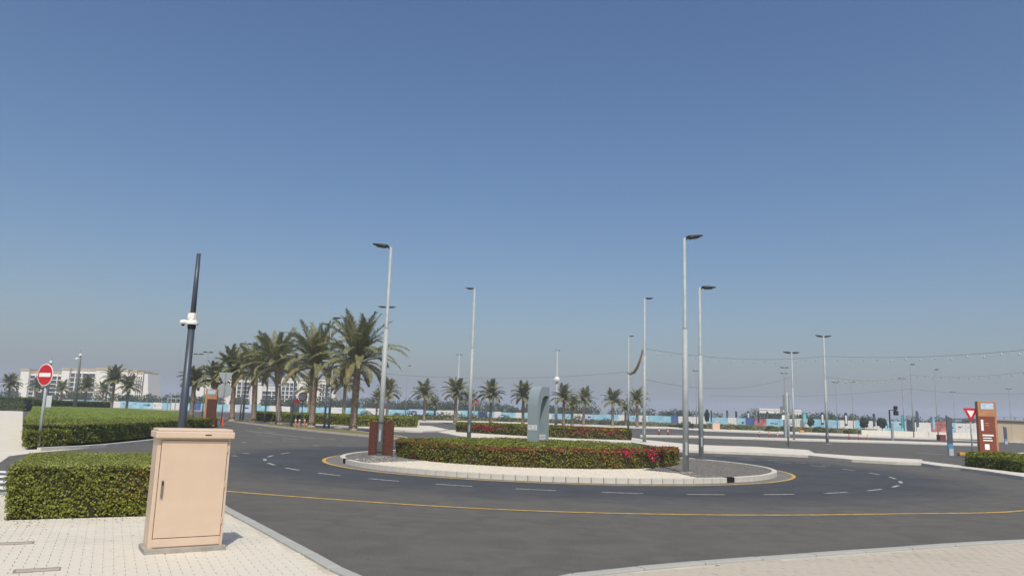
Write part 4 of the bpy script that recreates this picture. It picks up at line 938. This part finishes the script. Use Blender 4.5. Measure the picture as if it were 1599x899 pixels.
# ================================================================== FESTOON LIGHTS
def sag(a, b, s, n=24):
    a, b = Vector(a), Vector(b); return [a.lerp(b, i/n) - Vector((0, 0, s*4*(i/n)*(1-i/n))) for i in range(n+1)]
bulb_me = bpy.data.meshes.new('bulb'); b_ = lathe([(.02, .10), (.03, .06), (.06, .0), (.055, -.05), (.02, -.08)], 8); b_.to_mesh(bulb_me); b_.free(); bulb_me.materials.append(M_BULB)
def festoon(a, b, s, label, step=1.25, r_=.013, bulbs=True, bs=1.0):
    root = thing('festoon_lights', label, 'string lights', (0, 0, 0), 0, 'festoon lights strung over the parking ground')
    line = sag(a, b, s, 40); obj('cable', T(line, r_, 5), M_CABLE, root)
    if bulbs:
        L_ = (Vector(b)-Vector(a)).length; n = int(L_/step)
        for i in range(1, n):
            t = i/n; p = Vector(a).lerp(Vector(b), t) - Vector((0, 0, s*4*t*(1-t)+.16+.10*(i % 2)))
            o = link('bulb', bulb_me, None, root, p); o.scale = (bs,)*3
def pz(px, py, Y): return tuple(atY(px, py, Y))
festoon(pz(1006, 544, 55.8), pz(1289, 556, 66.3), .5, 'festoon lights from the rope lamp to the lone twin lamp')
festoon(pz(1289, 556, 66.3), pz(1650, 541, 52), .35, 'festoon lights from the lone twin lamp out of frame at right', step=1.1, bs=1.15)
festoon(pz(1006, 592, 55.8), pz(1236, 588, 80), .9, 'faint lower festoon cable left of the twin lamps', bulbs=False, r_=.012)
festoon(pz(982, 580, 106), pz(600, 583, 112), .8, 'long faint festoon cable over the distant palms', bulbs=False, r_=.018)
festoon(pz(1289, 588, 66.3), pz(1421, 585, 120), .6, 'middle festoon between the twin lamp and a far lamp', bs=1.4, step=3)
festoon(pz(1421, 585, 120), pz(1640, 575, 85), .6, 'faint festoon behind the upper one at right', bs=1.4, step=2.4)
festoon(pz(1110, 617, 140), pz(1421, 607, 120), .6, 'lowest festoon cable crossing behind the sign post', bulbs=False, r_=.018)
festoon(pz(1421, 607, 120), pz(1640, 612, 120), .5, 'lowest festoon cable above the yield sign', bulbs=False, r_=.018)
rp_ = thing('light_rope', 'bunched amber light rope hanging between two lamp poles', 'string lights', (0, 0, 0))
ln_ = [pz(1004, 546, 56), pz(1002, 553, 58), pz(999, 564, 62), pz(995, 574, 68), pz(990, 581, 75), pz(985, 583.5, 86), pz(980, 581, 104)]
obj('rope', T(ln_, [.05, .07, .10, .13, .15, .15, .08], 8), M_ROPE, rp_, smooth=False)
kb = bmesh.new()
for i in range(60):
    q = random.random()*5.99; k = int(q); p = Vector(ln_[k]).lerp(Vector(ln_[k+1]), q-k)
    box(kb, p.x-.05, p.x+.05, p.y-.05, p.y+.05, p.z-.25+random.random()*.4, p.z-.15+random.random()*.4)
obj('loose_bulbs', kb, M_BULB, rp_)

# ================================================================== PALMS
def frond_mesh(name, L_, e0, droop, m, leaf=.5, n=44, seed=0, wid=.036):
    rnd = random.Random(seed); bm = bmesh.new(); pts = []
    x = z = 0; a = e0; N_ = 16
    for i in range(N_+1):
        pts.append(Vector((x, 0, z))); st = L_/N_; x += math.cos(a)*st; z += math.sin(a)*st; a -= droop*(.4+1.4*i/N_)/N_
    tube(bm, pts, [.03*(1-.85*i/N_) for i in range(N_+1)], 4, False)
    for f in bm.faces: f.material_index = 1
    for i in range(n):
        t = .10+.90*i/(n-1); q = t*N_; k = min(N_-1, int(q)); p = pts[k].lerp(pts[k+1], q-k); tan = (pts[k+1]-pts[k]).normalized(); nor = Vector((-tan.z, 0, tan.x))
        ll = leaf*(.45+.75*math.sin(math.pi*min(1, t*.93+.07)))*rnd.uniform(.85, 1.1)
        for sd_ in (-1, 1):
            dr = (tan*(.62+.4*t) + Vector((0, sd_, 0))*(.78) + nor*rnd.uniform(.05, .5)).normalized()
            mid = p + dr*ll*.55; tip = p + (dr + Vector((0, 0, -.28))).normalized()*ll
            wv = tan.cross(dr).cross(dr).normalized()*wid
            v = [bm.verts.new(c) for c in (p-wv*.6, p+wv*.6, mid+wv, mid-wv, tip)]
            bm.faces.new((v[0], v[1], v[2], v[3])); bm.faces.new((v[3], v[2], v[4]))
    me = bpy.data.meshes.new(name); bm.to_mesh(me); bm.free(); me.materials.append(m); me.materials.append(M_RACHIS); return me
FR = []
for k in range(9):
    e0 = R([84, 76, 67, 57, 46, 34, 20, 6, -4][k]); FR.append(frond_mesh('frond', 4.15 if k < 7 else 3.7, e0, R([30, 45, 58, 70, 78, 82, 84, 78, 66][k]), M_FROND if k < 7 else M_FRONDY, .60 if k < 6 else .5, 52, k, .03))
FRD = [frond_mesh('frond', 4.1 if k < 6 else 3.6, R([84, 76, 67, 57, 46, 34, 20, 6, -4][k]), R([30, 45, 58, 70, 78, 80, 78, 66, 45][k]), M_FROND if k < 6 else M_FRONDY, .75, 30, k, .07) for k in range(9)]
def trunk_mesh(H, r_, seed=0):
    rnd = random.Random(seed); bm = bmesh.new()
    tube(bm, [(0, 0, 0), (0, 0, .25), (0, 0, H*.5), (0, 0, H-.5), (0, 0, H)], [r_*1.25, r_*.95, r_*.82, r_*.85, r_*1.25], 14)
    rows = int(H/.17)
    for i in range(rows):
        z = .12+i*.17; nb = 8; rr = r_*(.92 if z > .4 else 1.15)*(1 if z < H-.7 else 1.0+.5*(z-H+.7))
        for k in range(nb):
            a = 2*math.pi*(k+.5*(i % 2))/nb + rnd.uniform(-.05, .05); ca, sa = math.cos(a), math.sin(a); hw = math.pi*rr/nb*1.02
            o_ = .05*rnd.uniform(.7, 1.3); c = Vector((ca, sa, 0)); tng = Vector((-sa, ca, 0))
            v = [bm.verts.new(p) for p in (c*(rr*.86)-tng*hw+Vector((0, 0, z)), c*(rr*.86)+tng*hw+Vector((0, 0, z)), c*(rr+o_)+tng*hw*.55+Vector((0, 0, z+.15)), c*(rr+o_)-tng*hw*.55+Vector((0, 0, z+.15)))]
            w2 = [bm.verts.new(p) for p in (c*(rr*.8)+tng*hw*.55+Vector((0, 0, z+.13)), c*(rr*.8)-tng*hw*.55+Vector((0, 0, z+.13)))]
            bm.faces.new(v); bm.faces.new((v[3], v[2], w2[0], w2[1]))
    me = bpy.data.meshes.new('trunk'); bm.to_mesh(me); bm.free(); me.materials.append(M_TRUNK); return me
def frond_list(nf, seed):
    rnd = random.Random(seed); out = []
    for i in range(nf):
        t = i/(nf-1); k = min(8, int(9*(t**1.2)*.999)); ang = i*2.39996+rnd.uniform(-.25, .25)
        out.append((k, ang, rnd.uniform(.86, 1.12), rnd.uniform(-.10, .10), rnd.uniform(-.35, .35)))
    return out
def palm(x, y, H, trunkH, label, cr=1.0, nf=56, seed=0, single=True, lean=(0, 0), group=None, r_=.30, zb=.12):
    root = thing('date_palm', label, 'palm tree', (x, y, zb), 0, group)
    root.rotation_euler = (lean[0], lean[1], 0)
    link('trunk', trunk_mesh(trunkH, r_, seed), None, root)
    s = cr
    if single:
        for (k, ang, sc, ti, ro) in frond_list(nf, seed):
            o = link('frond', FR[k], None, root, (.12*math.cos(ang), .12*math.sin(ang), trunkH-.15+.25*(1-k/8)))
            o.rotation_euler = (ro, ti, ang); o.scale = (s*sc,)*3
    else:
        bm = bmesh.new()
        for (k, ang, sc, ti, ro) in frond_list(nf, seed):
            n0 = len(bm.verts); bm.from_mesh(FRD[k]); bm.verts.ensure_lookup_table()
            M = Matrix.Translation((0, 0, trunkH-.1)) @ Matrix.Rotation(ang, 4, 'Z') @ Matrix.Rotation(ti, 4, 'Y') @ Matrix.Rotation(ro, 4, 'X') @ Matrix.Scale(s*sc, 4)
            bmesh.ops.transform(bm, matrix=M, verts=bm.verts[n0:])
        o = obj('crown', bm, M_FROND, root); o.data.materials.append(M_RACHIS)
    return root
# the avenue: (base px, base py, crown centre px, crown centre py, crown scale)
AV = [(551, 671, 559, 565, 1.02, 'nearest and tallest date palm of the verge, right end of the palm row'), (486, 666, 493, 572, 1.0, 'second date palm from the right in the palm row, slightly leaning'),
      (436, 661.5, 433, 574, .98, 'third date palm from the right in the palm row'), (396, 658.5, 399, 582, .82, 'fourth date palm from the right, above the path lamps'),
      (362, 656, 366, 582, .78, 'fifth date palm from the right, behind the sign back'), (332, 653.5, 336, 592, .64, 'sixth date palm from the right, behind the left totem'), (298, 652, 304, 596, .58, 'seventh date palm, beside the dark pole')]
for i, (bx2, by2, tx, ty, cr, lab) in enumerate(AV):
    x, y = at(bx2, by2, .12); top = atY(tx, ty, y); H = top.z-.12
    palm(x, y, H, H, lab, cr, 56 if i < 4 else 44, seed=20+i, single=i < 4, lean=(0, math.atan2(top.x-x, H)), group='date palms in a row on the verge', r_=.30)
AV2 = [(538, 656, 541, 592, .8, 'smaller palm seen between the two nearest palms'), (484, 652, 486, 604, .7, 'small palm against the white hotel behind the row'),]
for i, (bx2, by2, tx, ty, cr, lab) in enumerate(AV2):
    x, y = stand(tx, ty-16, 8.0); palm(x, y, 6, 5.6, lab, .85, 36, seed=50+i, single=False, group='distant palms behind the row', r_=.27, zb=0)
FARP = [(607, 596, 'palm behind the near left lamp post'), (665, 600, 'lone palm with upright plume right of the near left lamp'), (713, 596, 'full crowned palm left of the slim lamp'), (733, 612, 'small palm overlapping the slim lamp post'), (768, 600, 'spreading palm right of the slim lamp'),
        (818, 601, 'palm immediately left of the grey arch'), (881, 606, 'palm behind the pale lamp right of the arch'), (894, 622, 'small low palm right of the pale lamp'), (912, 611, 'palm to the right of the small low palm'), (957, 612, 'palm standing apart left of the rope lamp'), (977, 630, 'small dry palm left of the rope lamp'),
        (995, 612, 'palm directly behind the rope lamp'), (18, 588, 'palm at the far left edge before the hotel'), (60, 594, 'palm behind the no entry sign'), (98, 598, 'palm left of the tall camera mast'), (137, 592, 'palm right of the tall camera mast'), (181, 577, 'largest palm in front of the left hotel'), (203, 590, 'palm right of the largest hotel palm'), (163, 600, 'small palm left of the largest hotel palm'),
        (590, 612, 'low palm at the left edge of the near lamp post'), (680, 622, 'small palm behind the lone palm'), (1150, 657, 'tiny palm far behind the white hoarding')]
for i, (px, py, lab) in enumerate(FARP):
    if px == 1150: continue
    Hh = 7.2 if py < 615 else 5.5
    if px == 181: Hh = 8.2
    x, y = stand(px, py-2, Hh); cr = .72 if Hh > 6 else .6
    palm(x, y, Hh, Hh-2.2*cr/.72, lab, cr, 38, seed=80+i, single=False, group='distant date palms', r_=.27, zb=0)

# ================================================================== HOARDING, TREES, BUILDINGS
def hoard_y(px): return 285 - (px-120)*.05
seq = 'wwcct wcccw cwcbc ccwpc cwwdc ccwcc wwccp cwwcc bcwcw cdwcc wpccw cwccb wwccw cbrcc wwccw cwwcc dwrcw'.replace(' ', '')
hoard = thing('hoarding', 'long printed site hoarding of white cyan and dark boards beyond the parking ground', 'hoarding', (0, 0, 0))
px = 95.0; i = 0
while px < 1540:
    Y = hoard_y(px); wpx = random.choice((11, 14, 18, 22)); 
    if px > 1240: wpx *= 1.15
    ch = seq[i % len(seq)]; i += 1
    a = atY(px, 640, Y); b = atY(px+wpx, 640, hoard_y(px+wpx)); hh = 2.35+.9*max(0, (px-500)/900)+random.uniform(-.15, .15)
    dv = Vector((b.x-a.x, b.y-a.y)); bm = B(0.03, dv.length-.03, 0, .12, .05, hh)
    o = obj('panel', bm, M_BOARDS[ch], hoard, loc=(a.x, a.y, 0)); o.rotation_euler = (0, 0, math.atan2(dv.y, dv.x))
    if ch in 'cwp' and random.random() < .5:       # printed marks
        W = dv.length
        for q in range(random.randint(1, 3)):
            xx = random.uniform(.1, .6)*W; zz_ = random.uniform(.4, .7)*hh; obj('print', B(xx, xx+random.uniform(.15, .3)*W, -.02-.01*q, -.004, zz_, zz_+random.uniform(.08, .2)*hh), M_BOARDS[random.choice('pbdkt')], o)
    px += wpx
# low white block wall right
bm = bmesh.new()
wl = thing('block_wall', 'long low white block wall along the right of the parking ground', 'wall', (0, 0, 0))
q0 = atY(1330, 673, 205); px = 1345.
me_w = {}
while px < 1610:
    a = at(px, 679.5+(px-1345)*.031, 0); b = at(px+11, 679.5+(px+11-1345)*.031, 0); dv = Vector(b)-Vector(a)
    o = obj('block', B(.01, dv.length-.01, -.2, .2, 0, 1.0), M_STONEW, wl, loc=(a[0], a[1], 0)); o.rotation_euler = (0, 0, math.atan2(dv.y, dv.x)); px += 11
# far tree belt
def belt(name, label, line, h0, h1, dens, leaf, m=M_TREE, kind='stuff', depth=14):
    P_ = []
    ctr = []
    for (a, b) in zip(line, line[1:]):
        L_ = (Vector(b)-Vector(a)).length; nb = int(L_/2.2)+1
        for q in range(nb):
            t = random.random(); x = a[0]+(b[0]-a[0])*t; y = a[1]+(b[1]-a[1])*t+random.uniform(0, depth); h = random.uniform(h0, h1); ctr.append((x, y, h))
    for (x, y, h) in ctr:
        n = dens; u = RNG.normal(0, 1, (n, 3)); u /= np.linalg.norm(u, axis=1)[:, None]; k = RNG.uniform(.55, 1.05, (n, 1)); rr = h*.55
        P_.append(np.c_[x+u[:, 0]*k[:, 0]*rr, y+u[:, 1]*k[:, 0]*rr, np.maximum(.1, h*.5+u[:, 2]*k[:, 0]*h*.5)])
    Pq = np.concatenate(P_); N_ = np.tile([0, -.6, .6], (len(Pq), 1))
    o = link(name, leaves_mesh(name, Pq, N_, leaf, m, flat=.8), None); tag(o, label, kind=kind); return o
belt('tree_belt', 'dense dark green belt of trees behind the hoarding', [(-230, 310), (-120, 315), (0, 315), (60, 310), (150, 285), (230, 265)], 4.6, 6.6, 260, .8)
belt('tree_belt', 'taller tree clumps behind the middle of the hoarding', [(-80, 330), (40, 330)], 6.0, 8.0, 240, .8)
def round_tree(px, pyb, pyt, wpx, label, m=M_TREE):
    x, y = at(px, pyb, 0); y = min(y, 270); x = atY(px, 660, y).x; s = y/F; H = atY(px, pyt, y).z; rr = wpx*s/2
    t = thing('tree', label, 'tree', (x, y, 0), 0, 'small round trees by the hoarding')
    obj('trunk', T([(0, 0, 0), (0, 0, H*.5)], [.12, .08], 8), M_TRUNK, t)
    n = 900; u = RNG.normal(0, 1, (n, 3)); u /= np.linalg.norm(u, axis=1)[:, None]; k = RNG.uniform(.4, 1.05, (n, 1))**.6
    k *= (1+.18*np.sin(u[:, :1]*5+px)*np.sin(u[:, 2:]*6)); Pp = u*k*np.array([rr, rr, (H*.62)/2]); Pp[:, 2] += H-H*.31
    link('crown', leaves_mesh('crown', Pp, u, .45, m), None, t)
round_tree(1209, 668, 646, 22, 'round green tree right of the far white building')
round_tree(1266, 672, 653, 10, 'small round tree right of the teal flag')
round_tree(1349, 676, 653, 12, 'round tree left of the plain dark flag')
round_tree(1377, 677, 652, 14, 'darker round tree right of the plain dark flag')
round_tree(1104, 668, 640, 7, 'slim tree between the two island lamps')

def hotel(name, label, Y, spans, px_top, top_m, roofpx=3):
    """spans: (px0, px1, top_py, kind, cols, rows, ground py)"""
    root = thing(name, label, 'building', (0, 0, 0))
    glass = {}
    for (p0, p1, tp, kind, nc, nr, dy) in spans:
        a = atY(p0, tp, Y+dy); b = atY(p1, tp, Y+dy); H = (a.z+b.z)/2; W = b.x-a.x; y = Y+dy
        obj('wall', B(a.x, b.x, y, y+18, 0, H), M_CREAM if top_m == 'tan' else M_BWHITE, root)
        obj('parapet', B(a.x-.3, b.x+.3, y-.4, y+18.4, H+.005, H+.9), M_TANROOF if top_m == 'tan' else M_BWHITE, root)
        if nc:
            fh = (H-3.5)/nr; cw = W/nc
            key = (round(cw, 2), round(fh, 2))
            bm = B(-cw*.485, cw*.485, -.06, .1, 0, fh*.82); wm = bpy.data.meshes.new('window'); bm.to_mesh(wm); bm.free(); wm.materials.append(M_GLASS)
            for r_ in range(nr):
                z = 2.2+r_*fh
                obj('balcony_slab', B(a.x+.1, b.x-.1, y-.7, y-.01, z+fh*.83, z+fh*.93), M_CREAM if top_m == 'tan' else M_BWHITE, root)
                for c in range(nc): link('window', wm, None, root, (a.x+cw*(c+.5), y, z))
            for c in range(0, nc+1, 2 if nc > 4 else 1):
                obj('pier', B(a.x+cw*c-.22, a.x+cw*c+.22, y-.73, y-.005, 1.0, H-.2), M_CREAM if top_m == 'tan' else M_BWHITE, root)
    return root
hA = hotel('hotel_building', 'long cream hotel with tan roof edge and dark window bays at far left', 430,
      [(20, 34, 592, 'w', 2, 3, 4), (33, 46, 578, 'w', 0, 0, 0), (46, 97, 582, 'b', 9, 6, 2), (97, 109, 577, 'w', 0, 0, 0), (109, 151, 578, 'b', 8, 6, 2), (151, 168, 577, 'w', 0, 0, 0), (168, 180, 577, 'b', 2, 6, 1), (180, 200, 579, 'w', 0, 0, .5), (200, 209, 582, 'b', 2, 6, 2), (209, 214, 580, 'w', 0, 0, 1), (214, 224, 583, 'b', 3, 6, 2)], 577, 'tan')
x0_ = atY(224, 600, 431); x1_ = atY(233, 600, 431); zt0 = atY(225, 583, 431).z
bmn = vprism([(x0_.x, 0), (x1_.x+.2, 0), (x1_.x, zt0*.35), (x0_.x+1.8, zt0), (x0_.x, zt0)], 431, 447)
obj('sloped_end_wall', bmn, M_BWHITE, hA)
hB = hotel('hotel_building', 'white hotel with gridded windows behind the palm row', 440,
      [(302, 330, 588, 'w', 0, 0, 3), (330, 352, 590, 'w', 3, 6, 1), (352, 372, 588, 'w', 0, 0, 2), (372, 392, 592, 'b', 3, 6, 3), (392, 410, 600, 'w', 0, 0, 1), (410, 441, 606, 'b', 4, 4, 2), (441, 466, 593, 'b', 4, 6, 0), (466, 500, 594, 'w', 0, 0, .5), (500, 517, 595, 'b', 4, 6, 1), (517, 524, 606, 'w', 0, 0, 1)], 590, 'white')
hotel('office_building', 'small white far building behind the feather flags', 470, [(1186, 1218, 640, 'w', 5, 2, 0), (1218, 1236, 643, 'w', 0, 0, 6), (1238, 1250, 642, 'w', 3, 3, 2)], 640, 'white')
# beige shed right
sh = thing('storage_shed', 'long beige shed wall with grey roof at the right edge', 'building', (0, 0, 0))
a = at(1553, 690, 0); b = at(1640, 692, 0); dv = Vector(b)-Vector(a); ang = math.atan2(dv.y, dv.x); s = a[1]/F
Hs = atY(1553, 656, a[1]).z
n = 7
for k in range(n):
    w_ = dv.length*2.2/n; o = obj('wall_panel', B(k*w_+.02, (k+1)*w_-.02, 0, .2, 0, Hs), M_BEIGE, sh, loc=(a[0], a[1], 0)); o.rotation_euler = (0, 0, ang)
o = obj('roof', box(B(-.3, dv.length*2.2, -.3, 9, Hs, Hs+.18), -.1, dv.length*2.2, -.1, .1, Hs+.5, Hs+.58), M_GROOF, sh, loc=(a[0], a[1], 0)); o.rotation_euler = (0, 0, ang)
for k in range(12):
    o = obj('rail_post', B(k*2.2, k*2.2+.08, -.05, .05, Hs+.18, Hs+.5), M_GROOF, sh, loc=(a[0], a[1], 0)); o.rotation_euler = (0, 0, ang)
o = obj('door', B(6.4, 7.6, -.04, -.001, 0, 2.0), mat('tan_door', (.30, .22, .14), .7), sh, loc=(a[0], a[1], 0)); o.rotation_euler = (0, 0, ang)
# camera mast far left (120) and thin mast (71)
for (px, pyb, pyt, lab, r_) in ((117, 640, 545, 'tall grey mast with white cameras on the left lawn', .16), (72, 633, 556, 'thin mast rising behind the no entry sign', .13)):
    x, y = at(px, pyb, 0); y = min(y, 125); xb = atY(px, 630, y).x; H = atY(px+6, pyt, y).z
    m_ = thing('camera_mast', lab, 'mast', (xb, y, 0), 0, 'camera masts at left')
    obj('mast_pole', T([(0, 0, 0), (0, 0, H*.8), (0, 0, H)], [r_*2, r_, r_*.45], 12), M_GALVD, m_, smooth=True)
    zc_ = H - 8*y/F*1.1
    obj('dome_camera', lathe([(.08, .2), (.24, .08), (.26, -.12), (.12, -.28)], 12), M_CAM, m_, loc=(0, -.1, zc_)); obj('side_camera', lathe([(.08, .16), (.2, .05), (.2, -.14), (.08, -.22)], 12), M_CAM, m_, loc=(-.6, 0, zc_-.6)); obj('arm', T([(0, 0, zc_-.6), (-.6, 0, zc_-.5)], .05, 6), M_CAM, m_)
# gate frame left of the dark pole and parked white car at the lawn's end
x, y = at(268, 649, 0); s = y/F
g = thing('gantry_frame', 'pale grey frame structure left of the dark pole', 'frame', (x, y, 0), 0)
for k, xx in enumerate((-8*s, -3*s, 4*s, 11*s)): obj('post', T([(xx, 0, 0), (xx, 0, (34 if k == 1 else 26)*s)], .09, 8), M_GALV, g)
obj('beam', B(-9*s, 12*s, -.08, .08, 26*s, 27.5*s), M_GALV, g)

# ================================================================== haze
hb_ = B(-1900, 1900, -200, 2700, -1.2, 60)
hz_o = obj('haze', hb_, None); hz_o['kind'] = 'stuff'; hz_o['label'] = 'thin pale desert haze'
hm = bpy.data.materials.new('haze'); hm.use_nodes = True; hm.node_tree.nodes.remove(hm.node_tree.nodes['Principled BSDF'])
pv = hm.node_tree.nodes.new('ShaderNodeVolumePrincipled'); pv.inputs['Color'].default_value = (.72, .82, 1.0, 1); pv.inputs['Density'].default_value = .0006; pv.inputs['Anisotropy'].default_value = .2
hm.node_tree.links.new(pv.outputs[0], hm.node_tree.nodes['Material Output'].inputs['Volume']); hz_o.data.materials.append(hm)
